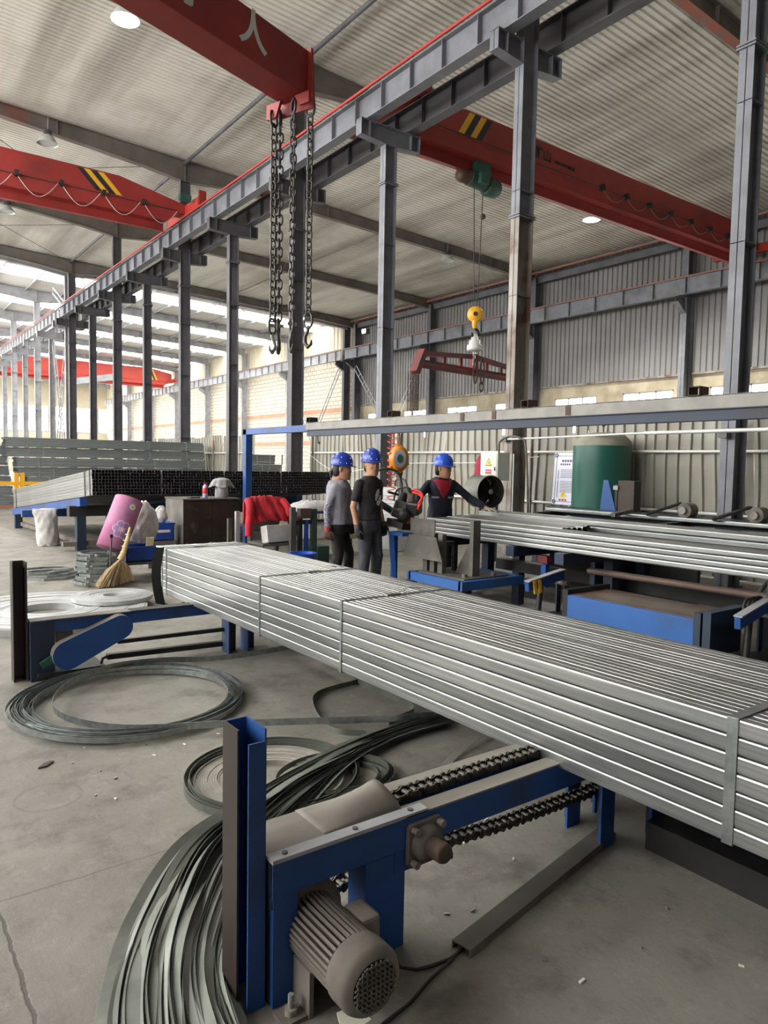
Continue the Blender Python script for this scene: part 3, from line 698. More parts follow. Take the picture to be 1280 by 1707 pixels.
# near spreader beam with four chains
def link_mesh(L_, W_, r, m):
    h = L_/2-W_/2; pts = []
    for i in range(6): a = PI*i/5; pts.append((W_/2*math.cos(a), 0, h+W_/2*math.sin(a)))
    for i in range(6): a = PI+PI*i/5; pts.append((W_/2*math.cos(a), 0, -h+W_/2*math.sin(a)))
    return MB().tube(pts, r, 6, True).mesh('link', m)
def spreader():
    E = Vector((3.56, 6.36, 0)); d = Vector((.947, .32, 0)).normalized(); s = Vector((d.y, -d.x, 0))
    L_ = 5.2; zb, zt = 5.08, 5.50; w = .16
    t = thing('spreader_beam', 'red box spreader beam with a white character and four hanging chains', 'spreader beam', tuple(E-d*L_/2+Vector((0, 0, zb))))
    def P(a, b_, z): v = E-d*a+s*b_; return Vector((v.x, v.y, z))
    vs = [P(a, b_, z) for a in (0, L_) for z in (zb, zt) for b_ in (-w, w)]
    MB().add(vs, [(0,1,3,2), (4,6,7,5), (0,4,5,1), (2,3,7,6), (0,2,6,4), (1,5,7,3)]).build('box_beam', 'crane_red', t, bev=.008)
    for a in (-.02, L_+.02):
        MB().prism([(-.24, zb-.12), (-.2, zt+.02), (.2, zt+.02), (.24, zb-.12)], P(a, 0, 0)-d*.012, s, (0, 0, 1), .03).build('end_plate', 'crane_red', t, bev=.004)
    for a in (.1, L_-.1):
        MB().prism([(-.27, zb-.02), (-.27, zb-.16), (-.15, zb-.16), (-.09, zb-.02)], P(a, 0, 0), s, (0, 0, 1), .03).build('lug_plate', 'crane_red', t)
        MB().prism([(.09, zb-.02), (.15, zb-.12), (.27, zb-.12), (.27, zb-.02)], P(a, 0, 0), s, (0, 0, 1), .03).build('lug_plate', 'crane_red', t)
    lettering('人', .34, 'char_white', t, P(.74, w+.002, 5.32), d, (0, 0, 1), bold=.025); lettering('有', .34, 'char_white', t, P(1.52, w+.002, 5.32), d, (0, 0, 1), bold=.025)
    lm = link_mesh(.105, .058, .0095, 'chain_steel'); big = link_mesh(.15, .10, .013, 'chain_steel'); lb = link_mesh(.105, .058, .0095, 'chain_bright')
    for end in (0, 1):
        for n, (da, b_, zt_, zl) in enumerate(((.10, -.2, zb-.10, 2.76), (.06, -.155, zb-.10, 2.80), (.06, .02, zb-.02, 2.76), (-.0, .18, zb-.06, 2.80))):
            c = P(da if end == 0 else L_-da, b_, 0); ch = bpy.data.objects.new('chain', None); COL.objects.link(ch); ch.parent = t
            ch.location = Vector((c.x, c.y, zt_))-Vector(ORG[t.name]); ORG[ch.name] = (c.x, c.y, zt_); ch.empty_display_size = .05
            z = -.05; k = 0; az = .4+n*.5
            inst('shackle', big, ch, (0, 0, z), (0, 0, az)); z -= .1
            while zt_+z > zl+.22:
                inst('link', lm, ch, (0, 0, z), (0, 0, az+(PI/2 if k % 2 else 0))); z -= .078; k += 1
            inst('connector', big, ch, (0, 0, z-.02), (0, 0, az)); z -= .1
            MB().bar((-.05, 0, z+.09), (.05, 0, z+.09), .03, .03).build('connector_pin', 'chain_bright', ch, local=True)
            hk = [(0, z+.03), (.0, z-.02), (.035, z-.07), (.04, z-.13), (.0, z-.175), (-.04, z-.15), (-.045, z-.11)]
            MB().tube([(x*math.cos(az), x*math.sin(az), zz) for x, zz in hk], [.012, .016, .02, .022, .02, .014, .007], 8).build('hook', 'chain_bright' if n == 0 else 'chain_steel', ch, local=True)
    m_ = P(L_/2, 0, zt)
    MB().tube([(m_.x, m_.y+.12*math.cos(a), zt+.1+.14*math.sin(a)) for a in [2*PI*j/14 for j in range(14)]], .025, 8, True).build('lifting_eye', 'crane_red_bright', t)
    for k in (-.06, .06): MB().cyl((m_.x+k, m_.y, zt+.2), (m_.x+k, m_.y, 9.2), .011, 6).build('wire_rope', 'wire_dark', t)
spreader()

# lamps
emit('lamp_glow', (1, .98, .92), 14)
def lamp(x, y, z, on, lab, grp=None, W=1400):
    t = thing('high_bay_lamp', lab, 'lamp', (x, y, z), grp)
    MB().lathe([(.31, 0), (.3, .03), (.2, .2), (.12, .26)], (x, y, z), n=24, caps=False).build('reflector', 'ac_grey', t)
    MB().lathe([(.02, .42), (.12, .4), (.12, .26), (.14, .24)], (x, y, z), n=16).build('gear_housing', 'steel_dark', t)
    MB().cyl((x, y, z+.04), (x, y, z+.05), .285, 24).build('lens', 'lamp_glow' if on else 'ac_grey', t)
    MB().cyl((x, y, z+.4), (x+.02, y, roofz(x)-.05), .012, 6).build('hanger', 'steel_pale', t)
    if on:
        ld = bpy.data.lights.new('lamp_light', 'SPOT'); ld.energy = W; ld.spot_size = 2.4; ld.spot_blend = .6; ld.shadow_soft_size = .28; ld.color = (1, .97, .9)
        lo = bpy.data.objects.new('lamp_light', ld); COL.objects.link(lo); lo.parent = t; lo.location = (0, 0, .02)
lamp(5.2, 17.1, 11.4, True, 'lit high-bay lamp beside the red spreader beam')
lamp(5.2, 25.0, 11.35, False, 'unlit high-bay lamp hanging above the striped red crane', None)
lamp(5.3, 33.0, 11.4, False, 'unlit high-bay lamp beyond the striped red crane')
lamp(21.7, 17.1, 10.5, True, 'lit high-bay lamp under the lettered red crane', None, 4200)
lamp(21.75, 25.0, 10.72, False, 'unlit high-bay lamp under the second rafter of the right bay')
lamp(18.5, 33.0, 10.85, False, 'unlit high-bay lamp beyond the second rafter of the right bay')
def floodlight():
    t = thing('wall_floodlight', 'lit floodlight on the wall by the block masonry', 'lamp', (26.3, 37.9, 9.6))
    MB().box(26.2, 26.5, 37.7, 38.1, 9.75, 10.05).build('housing', 'steel_dark', t)
    MB().box(26.18, 26.2, 37.72, 38.08, 9.78, 10.02).build('lens', 'lamp_glow', t)
    MB().bar((26.35, 37.9, 9.24), (26.35, 37.9, 9.76), .05, .05).build('bracket', 'steel_dark', t)
floodlight()
# ================================================================ MAIN TUBE BUNDLE AND CHAIN CONVEYORS
def rect_tube_mesh(w, h, L_, t, m, r=.004, inner=True):
    """open-ended rectangular tube along +Y with rounded corners"""
    def ring(ww, hh, rr, y):
        pts = []
        for cx, cz, a0 in ((ww/2-rr, hh/2-rr, 0), (-ww/2+rr, hh/2-rr, 90), (-ww/2+rr, -hh/2+rr, 180), (ww/2-rr, -hh/2+rr, 270)):
            for k in (0, 45, 90): a = math.radians(a0+k); pts.append((cx+rr*math.cos(a), y, cz+rr*math.sin(a)))
        return pts
    b = MB(); R = [ring(w, h, r, 0), ring(w, h, r, L_)]
    if inner: R = [ring(w-2*t, h-2*t, r*.5, L_)]+R[::-1]+[ring(w-2*t, h-2*t, r*.5, 0)]
    n = 12; vs = [v for q in R for v in q]; fs = []
    for i in range(len(R)-1):
        for k in range(n): fs.append((i*n+k, i*n+(k+1) % n, (i+1)*n+(k+1) % n, (i+1)*n+k))
    b.add(vs, fs, False); return b.mesh('tube', m)
def main_bundle():
    X0, Y0, Z0 = 2.2, .42, .425; tw, th, L_ = .039, .0575, 6.0; nc, nr = 20, 7
    t = thing('tube_bundle', 'large strapped bundle of galvanised rectangular tubes on the chain conveyors', 'tube bundle', (X0+nc*tw/2, Y0+3, Z0))
    me = rect_tube_mesh(tw-.0012, th-.0022, L_, .002, 'galv_tube', .006)
    for i in range(nc):
        for j in range(nr):
            if 1 < i < nc-1 and 0 < j < nr-2: continue      # wholly enclosed tubes are not seen
            dy = random.uniform(-.012, .012)
            winst('tube', me, t, (X0+tw*(i+.5)+random.uniform(-.0008, .0008), Y0+dy, Z0+th*(j+.5)+random.uniform(-.0005, .0008)))
    X1 = X0+nc*tw; Z1 = Z0+nr*th; e = .002
    for n, (y, w) in enumerate(((6.16, .02), (6.26, .012), (4.37, .02), (3.36, .02), (1.12, .036))):
        b = MB(); g = .0035
        loop = [(X0-e, Z0-e), (X0-e, Z1+e), (X1+e, Z1+e), (X1+e, Z0-e)]
        for (xa, za), (xb, zb) in zip(loop, loop[1:]+loop[:1]):
            b.bar((xa, y, za), (xb, y, zb), w, g, up=((xb-xa) and (0, 0, 1) or (1, 0, 0)))
        sp = b.build('steel_strap', 'galv_band', t)
        if n != 1:
            xs = X0+(.3, 0, .42, .36, .5)[n]
            q = MB().box(xs-.05, xs+.05, y-w*.8, y+w*.8, Z1+.003, Z1+.010).build('seal', 'galv_band', sp)
            MB().band([((xs+.05, y, Z1+.012), (0, 1, 0)), ((xs+.12, y+.01, Z1+.035), (0, 1, 0)), ((xs+.2, y+.03, Z1+.022), (0, 1, .2)), ((xs+.27, y+.04, Z1+.014), (0, 1, 0))], w*.9, .0015).build('strap_tail', 'galv_band', sp)
    # black sling hanging round the far end
    pts = []
    for i in range(25):
        a = i/24
        pts.append(((X0-.042-.035*math.sin(PI*a), 6.20-.02*a+.02*max(0, a-.7), Z1+.01-(Z1-Z0+.09)*a), (-.7, .7, 0)))
    pts += [((X0+.03, 6.15, Z0-.10), (-.5, .8, 0)), ((X0+.12, 6.08, Z0-.085), (-.3, .9, 0)), ((X0+.26, 6.0, Z0-.03), (0, 1, 0))]
    sl = MB().band(pts, .085, .006).build('lifting_sling', 'rubber', loc=(X0, 6.3, Z0)); tag(sl, 'black webbing sling looped around the far end of the tube bundle', 'sling')
main_bundle()

def roller_chain(parent, path, pitch, m='roller_chain', h=.036):
    """links shared by mesh, laid along a polyline; chain is a part, its links are sub-parts"""
    ch = bpy.data.objects.new('chain', None); COL.objects.link(ch); ch.parent = parent; ORG[ch.name] = ORG[parent.name]; ch.empty_display_size = .05
    def plate(w):
        b = MB()
        for s in (-1, 1):
            poly = [(-pitch*.5-h*.42, 0), (-pitch*.5-h*.3, h*.42), (-pitch*.5, h*.5), (-pitch*.2, h*.3), (pitch*.2, h*.3), (pitch*.5, h*.5), (pitch*.5+h*.3, h*.42), (pitch*.5+h*.42, 0), (pitch*.5+h*.3, -h*.42), (pitch*.5, -h*.5), (pitch*.2, -h*.3), (-pitch*.2, -h*.3), (-pitch*.5, -h*.5), (-pitch*.5-h*.3, -h*.42)]
            b.prism(poly, (0, s*w+.0025, 0), (1, 0, 0), (0, 0, 1), .005)
        return b
    a = plate(.02); a.cyl((-pitch/2, -.018, 0), (-pitch/2, .018, 0), h*.3, 8); a.cyl((pitch/2, -.018, 0), (pitch/2, .018, 0), h*.3, 8)
    c = plate(.026); c.cyl((-pitch/2, -.032, 0), (-pitch/2, .032, 0), h*.16, 6); c.cyl((pitch/2, -.032, 0), (pitch/2, .032, 0), h*.16, 6)
    ma, mc = a.mesh('chain_link', m), c.mesh('chain_link', m)
    pts = [Vector(p) for p in path]; k = 0; seg = 0; pos = pts[0].copy(); left = 0
    tot = sum((b_-a_).length for a_, b_ in zip(pts[:-1], pts[1:])); n = int(tot/pitch)
    def at(s):
        for a_, b_ in zip(pts[:-1], pts[1:]):
            l = (b_-a_).length
            if s <= l: return a_+(b_-a_)*(s/l)
            s -= l
        return pts[-1]
    for k in range(n):
        p, q = at(k*pitch), at((k+1)*pitch); d = (q-p).normalized()
        winst('chain_link', mc if k % 2 else ma, ch, (p+q)/2, (0, -math.asin(max(-1, min(1, d.z))), math.atan2(d.y, d.x)))
    return ch
def channel_post(parent, x0, x1, y0, y1, z0, z1, outer, inner, t=.008):
    b = MB(); b.box(x0, x0+t, y0, y1, z0, z1); b.build('post_flange', outer, parent)
    MB().box(x0+t, x1, y1-t, y1, z0, z1).build('post_web', inner, parent)
    MB().box(x1-t, x1, y0, y1-t, z0, z1).build('post_flange', inner, parent)
def near_conveyor():
    t = thing('chain_conveyor', 'blue chain conveyor with a dusty motor and an upright channel end stop', 'conveyor', (1.6, 1.93, 0))
    # end stop: open channel, dark outside, blue inside
    y0, y1 = 1.84, 1.955
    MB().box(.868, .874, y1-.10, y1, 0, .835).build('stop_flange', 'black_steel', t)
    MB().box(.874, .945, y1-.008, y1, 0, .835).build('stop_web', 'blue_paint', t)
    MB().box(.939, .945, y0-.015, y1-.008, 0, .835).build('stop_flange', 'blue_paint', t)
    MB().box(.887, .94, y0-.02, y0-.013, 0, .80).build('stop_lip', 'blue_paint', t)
    # side beams and dusty top
    for y in (1.80, 2.02):
        MB().box(.952, 2.52, y-.006, y+.006, .335, .44).build('side_beam', 'blue_paint', t, bev=.002)
        MB().box(.952, 2.52, y-(.0 if y > 1.9 else .0), y+(-.045 if y > 1.9 else .045), .335, .343).build('beam_flange', 'blue_paint', t)
    MB().box(.952, .962, 1.80, 2.02, .30, .44).build('end_plate', 'blue_dark', t)
    MB().box(.95, 1.44, 1.84, 2.03, .440, .446).build('cover_plate', 'dusty_top', t)
    MB().box(1.44, 2.52, 1.79, 1.86, .440, .446).build('top_strip', 'dusty_top', t); MB().box(1.44, 2.52, 1.97, 2.03, .440, .446).build('top_strip', 'dusty_top', t)
    MB().box(1.44, 2.52, 1.865, 1.965, .36, .37).build('chain_bed', 'black_iron', t)
    fs = MB().box(.95, 1.53, 1.79, 1.835, .441, .453).build('flat_bar', 'steel_pale', t)
    for x in (1.0, 1.25, 1.47): MB().cyl((x, 1.812, .453), (x, 1.812, .458), .009, 10).build('bolt', 'steel_dark', fs)
    # humped nose guard over the sprocket, open towards the chain
    b = MB(); nu, nv = 12, 12; vs = []
    for i in range(nu+1):
        u = i/nu
        for j in range(nv+1):
            v = j/nv; vs.append((1.16+.30*u-.05*u*math.sin(PI*v)*.6, 1.845+.19*v, .4475+.07*(u**1.5)*math.sin(PI*v)**.8))
    b.add(vs, [(i*(nv+1)+j, (i+1)*(nv+1)+j, (i+1)*(nv+1)+j+1, i*(nv+1)+j+1) for i in range(nu) for j in range(nv)], True); go = b.build('nose_guard', 'dusty_top', t)
    sd = go.modifiers.new('solid', 'SOLIDIFY'); sd.thickness = .004
    # legs
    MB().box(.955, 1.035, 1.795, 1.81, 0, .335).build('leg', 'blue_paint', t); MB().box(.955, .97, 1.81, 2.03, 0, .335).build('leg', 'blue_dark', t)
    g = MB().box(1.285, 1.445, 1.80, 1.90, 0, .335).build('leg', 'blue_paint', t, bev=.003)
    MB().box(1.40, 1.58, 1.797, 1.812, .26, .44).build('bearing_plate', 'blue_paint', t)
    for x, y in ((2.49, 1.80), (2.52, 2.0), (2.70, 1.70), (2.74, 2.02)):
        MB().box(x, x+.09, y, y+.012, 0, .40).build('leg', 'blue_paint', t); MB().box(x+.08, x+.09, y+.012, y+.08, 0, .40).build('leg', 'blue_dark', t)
    MB().box(2.49, 3.3, 1.80, 1.812, .335, .42).build('side_beam', 'blue_paint', t); MB().box(2.49, 3.3, 2.008, 2.02, .335, .42).build('side_beam', 'blue_paint', t)
    for x in (3.2,): MB().box(x, x+.09, 1.80, 2.02, 0, .335).build('leg', 'blue_dark', t)
    MB().box(2.62, 2.70, .3, 1.70, .30, .40).build('long_beam', 'black_iron', t); MB().box(2.66, 3.1, .3, 1.70, .0, .12).build('base_sill', 'black_iron', t); MB().box(2.9, 2.96, .3, 1.70, .12, .40).build('shade_panel', 'black_iron', t); MB().box(2.62, 2.70, .5, .58, 0, .30).build('leg', 'blue_dark', t)  # black sill and panel added to make the dark area under the bundle
    MB().box(1.05, 1.36, 1.82, 1.90, .015, .055).build('motor_rail', 'dusty_grey', t)
    # flange bearing with shaft
    fb = MB(); fb.prism([(-.075, -.06), (-.06, -.075), (.06, -.075), (.075, -.06), (.075, .06), (.06, .075), (-.06, .075), (-.075, .06)], (1.515, 1.796, .345), (1, 0, 0), (0, 0, 1), .018)
    fbo = fb.build('flange_bearing', 'dusty_grey', t, bev=.003); fbo.rotation_euler = (0, 0, 0)
    MB().lathe([(.062, 0), (.058, .02), (.045, .035), (.03, .036)], (1.515, 1.778, .345), (0, -1, 0), 20).build('bearing_housing', 'dusty_grey', fbo)
    MB().lathe([(.034, 0), (.034, .07), (.03, .08), (.004, .08)], (1.515, 1.76, .345), (0, -1, 0), 18).build('shaft', 'rust', fbo)
    MB().obox((1.547, 1.70, .325), (.02, .02, .02)).build('set_screw', 'rust', fbo)
    for x, z in ((-.055, -.055), (.055, -.055), (-.055, .055), (.055, .055)):
        MB().cyl((1.515+x, 1.78, .345+z), (1.515+x, 1.752, .345+z), .013, 6).build('bolt', 'steel_bare', fbo)
    # chains
    roller_chain(t, [(1.44, 1.915, .40), (1.47, 1.915, .438), (1.53, 1.915, .456), (2.9, 1.915, .456)], .038)
    roller_chain(t, [(1.62, 1.915, .235), (2.0, 1.915, .205), (2.48, 1.915, .195), (2.9, 1.915, .2)], .038)
    roller_chain(t, [(1.12, 1.97, .27), (1.42, 1.97, .37)], .038); roller_chain(t, [(1.12, 1.97, .12), (1.42, 1.97, .22)], .038)
    MB().cyl((1.515, 1.89, .345), (1.515, 1.94, .345), .07, 18).build('sprocket', 'black_iron', t)
    # motor, axis across the conveyor
    mx, mz, ya, yb = 1.10, .20, 1.87, 1.49
    mo = MB().cyl((mx, ya-.03, mz), (mx, yb+.09, mz), .072, 28).build('motor', 'dusty_grey', t)
    fm = MB().box(-.004, .004, -(ya-yb-.14)/2, (ya-yb-.14)/2, .07, .092).mesh('cooling_fin', 'dusty_grey')
    for k in range(34):
        a = 2*PI*k/34; o = winst('cooling_fin', fm, mo, (mx, (ya+yb)/2+.03, mz)); o.rotation_euler = (0, a, 0)
    MB().lathe([(.08, 0), (.122, .005), (.125, .02), (.125, .032), (.1, .045), (.08, .055)], (mx, ya+.01, mz), (0, -1, 0), 30).build('mounting_flange', 'dusty_grey', mo)
    MB().lathe([(.094, 0), (.098, .01), (.098, .07), (.09, .088), (.07, .097)], (mx, yb+.097, mz), (0, -1, 0), 32, caps=False).build('fan_cowl', 'dusty_grey', mo)
    MB().cyl((mx, yb+.02, mz), (mx, yb+.018, mz), .075, 24).build('inner_disc', 'black_iron', mo)
    b = MB()
    for i in range(-4, 5):
        o_ = i*.0145; l = math.sqrt(max(.0, .07**2-o_**2))
        b.bar((mx+o_, yb-.006, mz-l), (mx+o_, yb-.006, mz+l), .005, .004); b.bar((mx-l, yb-.006, mz+o_), (mx+l, yb-.006, mz+o_), .004, .005)
    b.build('fan_grille', 'dusty_grey', mo)
    MB().box(mx+.065, mx+.135, 1.645, 1.75, mz-.02, mz+.07).build('terminal_box', 'dusty_grey', mo, bev=.012)
    for x in (mx-.07, mx+.07): MB().box(x-.007, x+.007, 1.70, 1.84, .0, .14).build('foot', 'dusty_grey', mo)
    # anchor bolt
    MB().obox((.99, 1.74, .006), (.09, .07, .012)).build('anchor_plate', 'dusty_grey', t)
    ab = MB().cyl((.985, 1.74, .012), (.985, 1.74, .07), .009, 8).build('anchor_bolt', 'steel_bare', t); MB().cyl((.985, 1.74, .012), (.985, 1.74, .03), .02, 6).build('nut', 'steel_bare', ab)
    return t
near_conveyor()
# channel on the floor and motor cable
def floor_channel():
    p, q = Vector((1.575, 1.66, 0)), Vector((2.62, 1.86, 0)); d = (q-p).normalized(); s = Vector((-d.y, d.x, 0))
    t = thing('cable_channel', 'dusty steel channel lying on the floor under the conveyor', 'channel', tuple((p+q)/2))
    MB().bar(p+Vector((0, 0, .026)), q+Vector((0, 0, .026)), .075, .005).build('top', 'plate_grey', t)
    for k in (-1, 1): MB().bar(p+s*k*.036+Vector((0, 0, .013)), q+s*k*.036+Vector((0, 0, .013)), .004, .026).build('flange', 'dusty_grey', t)
floor_channel()
tag(MB().tube([(1.245, 1.66, .18), (1.32, 1.66, .06), (1.40, 1.68, .006), (1.45, 1.665, .006), (1.52, 1.655, .006), (1.62, 1.668, .01)], .006, 6).build('power_cable', 'wire_dark'), 'thin dark cable from the motor to the floor channel', 'cable')
tag(MB().tube([(1.18, 1.56, .006), (1.3, 1.58, .006), (1.42, 1.625, .006), (1.53, 1.65, .006)], .005, 6).build('power_cable', 'wire_dark'), 'thin dark cable lying on the floor below the fan cowl', 'cable')

def far_conveyor():
    t = thing('chain_conveyor', 'blue conveyor with an oblong belt guard and a dark end post', 'conveyor', (1.7, 5.65, 0))
    MB().box(.90, .908, 5.60, 5.70, 0, .86).build('stop_flange', 'black_steel', t); MB().box(.908, .99, 5.69, 5.70, 0, .86).build('stop_web', 'black_steel', t); MB().box(.982, .99, 5.58, 5.69, 0, .86).build('stop_flange', 'black_steel', t)
    for y in (5.55, 5.62): MB().box(1.0, 2.7, y-.006, y+.006, .345, .435).build('side_beam', 'blue_paint', t)
    MB().box(1.0, 1.7, 5.53, 5.64, .435, .442).build('cover_plate', 'dusty_top', t); MB().box(1.7, 2.7, 5.53, 5.64, .435, .442).build('cover_plate', 'black_iron', t)
    MB().box(1.0, 1.16, 5.54, 5.56, 0, .42).build('leg_plate', 'blue_dark', t); MB().box(1.0, 1.02, 5.56, 5.80, 0, .42).build('leg_plate', 'blue_dark', t)
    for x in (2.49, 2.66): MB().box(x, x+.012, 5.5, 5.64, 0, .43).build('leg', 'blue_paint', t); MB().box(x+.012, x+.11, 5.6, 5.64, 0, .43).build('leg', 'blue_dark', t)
    MB().box(3.15, 3.25, 5.5, 5.8, 0, .42).build('leg', 'blue_dark', t); MB().box(2.7, 3.3, 5.55, 5.78, .345, .42).build('side_beam', 'blue_dark', t)
    MB().bar((1.62, 5.6, .20), (2.5, 5.6, .19), .03, .03).build('lower_chain_guide', 'black_iron', t); MB().bar((1.55, 5.64, .085), (2.55, 5.64, .06), .05, .04).build('base_channel', 'black_iron', t)
    # oblong guard
    c0, c1, r0, r1 = (1.23, .185), (1.60, .345), .105, .09
    d = Vector((c1[0]-c0[0], c1[1]-c0[1])); a0 = math.atan2(d.y, d.x); poly = []
    for i in range(13): a = a0+PI/2+PI*i/12; poly.append((c0[0]+r0*math.cos(a), c0[1]+r0*math.sin(a)))
    for i in range(13): a = a0-PI/2+PI*i/12; poly.append((c1[0]+r1*math.cos(a), c1[1]+r1*math.sin(a)))
    g = MB().prism(poly, (0, 5.45, 0), (1, 0, 0), (0, 0, 1), .006).build('belt_guard', 'blue_paint', t)
    b = MB(); n = len(poly); vs = [(x, y, z) for y in (5.45, 5.53) for x, z in poly]; b.add(vs, [(i, (i+1) % n, n+(i+1) % n, n+i) for i in range(n)], True); b.build('guard_rim', 'dusty_grey', g)
    mo = MB().cyl((1.23, 5.53, .2), (1.23, 5.85, .2), .085, 18).build('motor', 'dusty_grey', t)
    MB().box(1.17, 1.29, 5.56, 5.72, .26, .36).build('terminal_box', 'dusty_grey', mo, bev=.01)
    MB().box(1.04, 1.5, 5.5, 5.9, .03, .06).build('motor_base', 'black_iron', t); MB().box(1.1, 1.14, 5.5, 5.8, 0, .03).build('foot', 'black_iron', t); MB().box(1.4, 1.44, 5.5, 5.8, 0, .03).build('foot', 'black_iron', t)
    MB().bar((1.06, 5.5, .12), (1.2, 5.5, .2), .02, .05).build('adjuster_arm', 'hoist_green', t)
    MB().tube([(1.55, 5.6, .1), (1.5, 5.58, .09), (1.48, 5.55, .04), (1.52, 5.52, .015), (1.56, 5.52, .02)], .012, 6).build('cable', 'wire_dark', t)
    return t
far_conveyor()
# ================================================================ STEEL STRIP ON THE FLOOR
def coil(cx, cy, ra, rb, rot, z, n, thick, h, m, lab, jitter=.02, seed=1, turns_pts=72, drift=.0):
    """loose coil: many turns of strip standing on edge"""
    R = random.Random(seed); t = thing('strip_coil', lab, 'steel coil', (cx, cy, 0))
    for k in range(n):
        a, b_ = ra-thick*k/n+R.uniform(-jitter, jitter)*.4, rb-thick*k/n+R.uniform(-jitter, jitter)*.4
        ox, oy = cx+R.uniform(-jitter, jitter), cy+R.uniform(-jitter, jitter); z0 = z+R.uniform(0, drift); tilt = R.uniform(0, .012)
        pts = []
        for i in range(turns_pts+1):
            q = 2*PI*i/turns_pts+rot; x, y = a*math.cos(q), b_*math.sin(q)
            pts.append((ox+x, oy+y, z0+tilt*(1+math.sin(q+k))))
        MB().strip(pts, h*R.uniform(.9, 1.05), .0022).build('strip_turn', m, t)
    return t
coil(1.46, 4.72, .72, .74, .3, .001, 16, .11, .03, 'strip_steel', 'large loose coil of bright steel strip lying on the floor', .035, 3, drift=.02)
coil(1.68, 3.17, .44, .42, 1.0, .001, 7, .03, .028, 'strip_dark', 'loose ring of dull strip around the flat dusty coil', .010, 5, drift=.008)
coil(1.95, 2.98, .30, .24, .5, .001, 6, .09, .03, 'strip_dark', 'short dull strip loops beside the conveyor nose', .03, 9)
def flat_coil(cx, cy, r0, r1, z0, z1, lab, n=26, m='strip_flat'):
    t = thing('strip_coil', lab, 'steel coil', (cx, cy, z0)); R = random.Random(4)
    for k in range(n):
        r = r0+(r1-r0)*(k+.5)/n; w = (r1-r0)/n*.46; dz = R.uniform(-.004, .004)
        MB().lathe([(r-w, z0), (r+w, z0), (r+w, z1+dz), (r-w, z1+dz), (r-w, z0)], (cx, cy, 0), n=56, caps=False, smooth=False).build('winding', m, t)
    return t
flat_coil(1.66, 3.17, .19, .375, .001, .028, 'small flat dusty coil inside the loose ring, behind the upright end stop', 16, 'strip_dusty')
flat_coil(1.58, 7.9, .27, .98, .001, .07, 'wide flat coil of bright strip behind the belt guard conveyor')
flat_coil(2.28, 8.05, .10, .42, .076, .12, 'smaller flat coil of strip beside the wide flat coil', 14)
def bez(pts, n=60):
    """Catmull-Rom through points"""
    P = [Vector(p) for p in pts]; P = [P[0]*2-P[1]]+P+[P[-1]*2-P[-2]]; out = []
    for i in range(1, len(P)-2):
        for k in range(n//(len(P)-3)):
            u = k/(n//(len(P)-3)); a, b_, c, d = P[i-1:i+3]
            out.append(.5*((2*b_)+(c-a)*u+(2*a-5*b_+4*c-d)*u*u+(3*b_-a-3*c+d)*u**3))
    out.append(P[-2]); return out
def strips(lab, base, n, spread, m, h, seed, zj=.02, grp=None, name='steel_strip'):
    R = random.Random(seed); t = thing(name, lab, 'steel strip', tuple(base[len(base)//2])[:2]+(0,), grp)
    for k in range(n):
        off = (k/(max(n-1, 1))-.5); pts = []
        for i, (x, y, z, wx, wy) in enumerate([(*b_[:3], *(b_[3:5] if len(b_) > 3 else (0, 0))) for b_ in base]):
            s = spread*off; pts.append((x+wx*off+R.uniform(-.012, .012), y+wy*off+R.uniform(-.012, .012), max(.001, z*R.uniform(.5, 1.1))))
        MB().strip(bez(pts, 48), h, .002).build('strip', m, t)
    return t
# sheaf of strip sweeping from under the bundle past the end stop towards the camera
def sheaf():
    Rr = random.Random(11); base = [(3.0, 3.30, .02, .1, .15), (2.5, 3.27, .03, .1, .14), (2.06, 3.12, .05, .05, .18), (1.55, 2.86, .08, -.06, .26), (1.12, 2.58, .09, -.14, .30), (.86, 2.26, .07, -.24, .2), (.72, 2.0, .05, -.30, .08), (.64, 1.70, .04, -.34, .04), (.60, 1.45, .03, -.36, .0)]
    t = thing('steel_strip', 'sheaf of dull steel strips sweeping along the floor past the upright end stop', 'steel strip', (1.12, 2.58, 0))
    for k in range(34):
        off = k/33-.5; tilt = Rr.uniform(.5, 1.3) if k % 3 else Rr.uniform(-.1, .2); pts = []
        for x, y, z, wx, wy in base: pts.append((x+wx*off*1.05+Rr.uniform(-.01, .01), y+wy*off*1.05+Rr.uniform(-.01, .01), .026+z*Rr.uniform(.2, 1.0)*(1-abs(off))))
        P = bez(pts, 56); q = []
        for i, p in enumerate(P):
            d = (P[min(i+1, len(P)-1)]-P[max(i-1, 0)]).normalized(); n = Vector((-d.y, d.x, 0)); tl = tilt+.25*math.sin(i*.12+k)
            q.append((p, n*math.cos(tl)+Vector((0, 0, 1))*math.sin(tl)))
        MB().band(q, Rr.uniform(.026, .034) if k % 3 else .05, .0016).build('strip', 'strip_dark', t)
sheaf()
def on_edge(lab, pts, h, m): tag(MB().strip(bez(pts, 80), h, .002).build('steel_strip', m), lab, 'steel strip')
on_edge('single bright strip looping inside the large coil and running under the bundle', [(3.4, 5.5, .004), (2.9, 5.35, .004), (2.3, 5.30, .02), (1.85, 5.38, .05), (1.5, 5.36, .06), (1.2, 5.18, .05), (1.0, 4.85, .04), (1.0, 4.5, .035), (1.25, 4.14, .032), (1.81, 3.86, .032), (2.54, 3.42, .045), (2.75, 3.36, .04), (3.02, 3.3, .02)], .042, 'galv_band')
tag(MB().strip(bez([(2.62, 3.45, .001), (2.88, 3.53, .002), (2.93, 3.85, .002), (2.92, 4.2, .01), (3.05, 4.6, .04), (3.1, 4.75, .18)]), .045, .002).build('steel_strip', 'strip_dark'), 'curled strip hanging down from the bundle to the floor', 'steel strip')
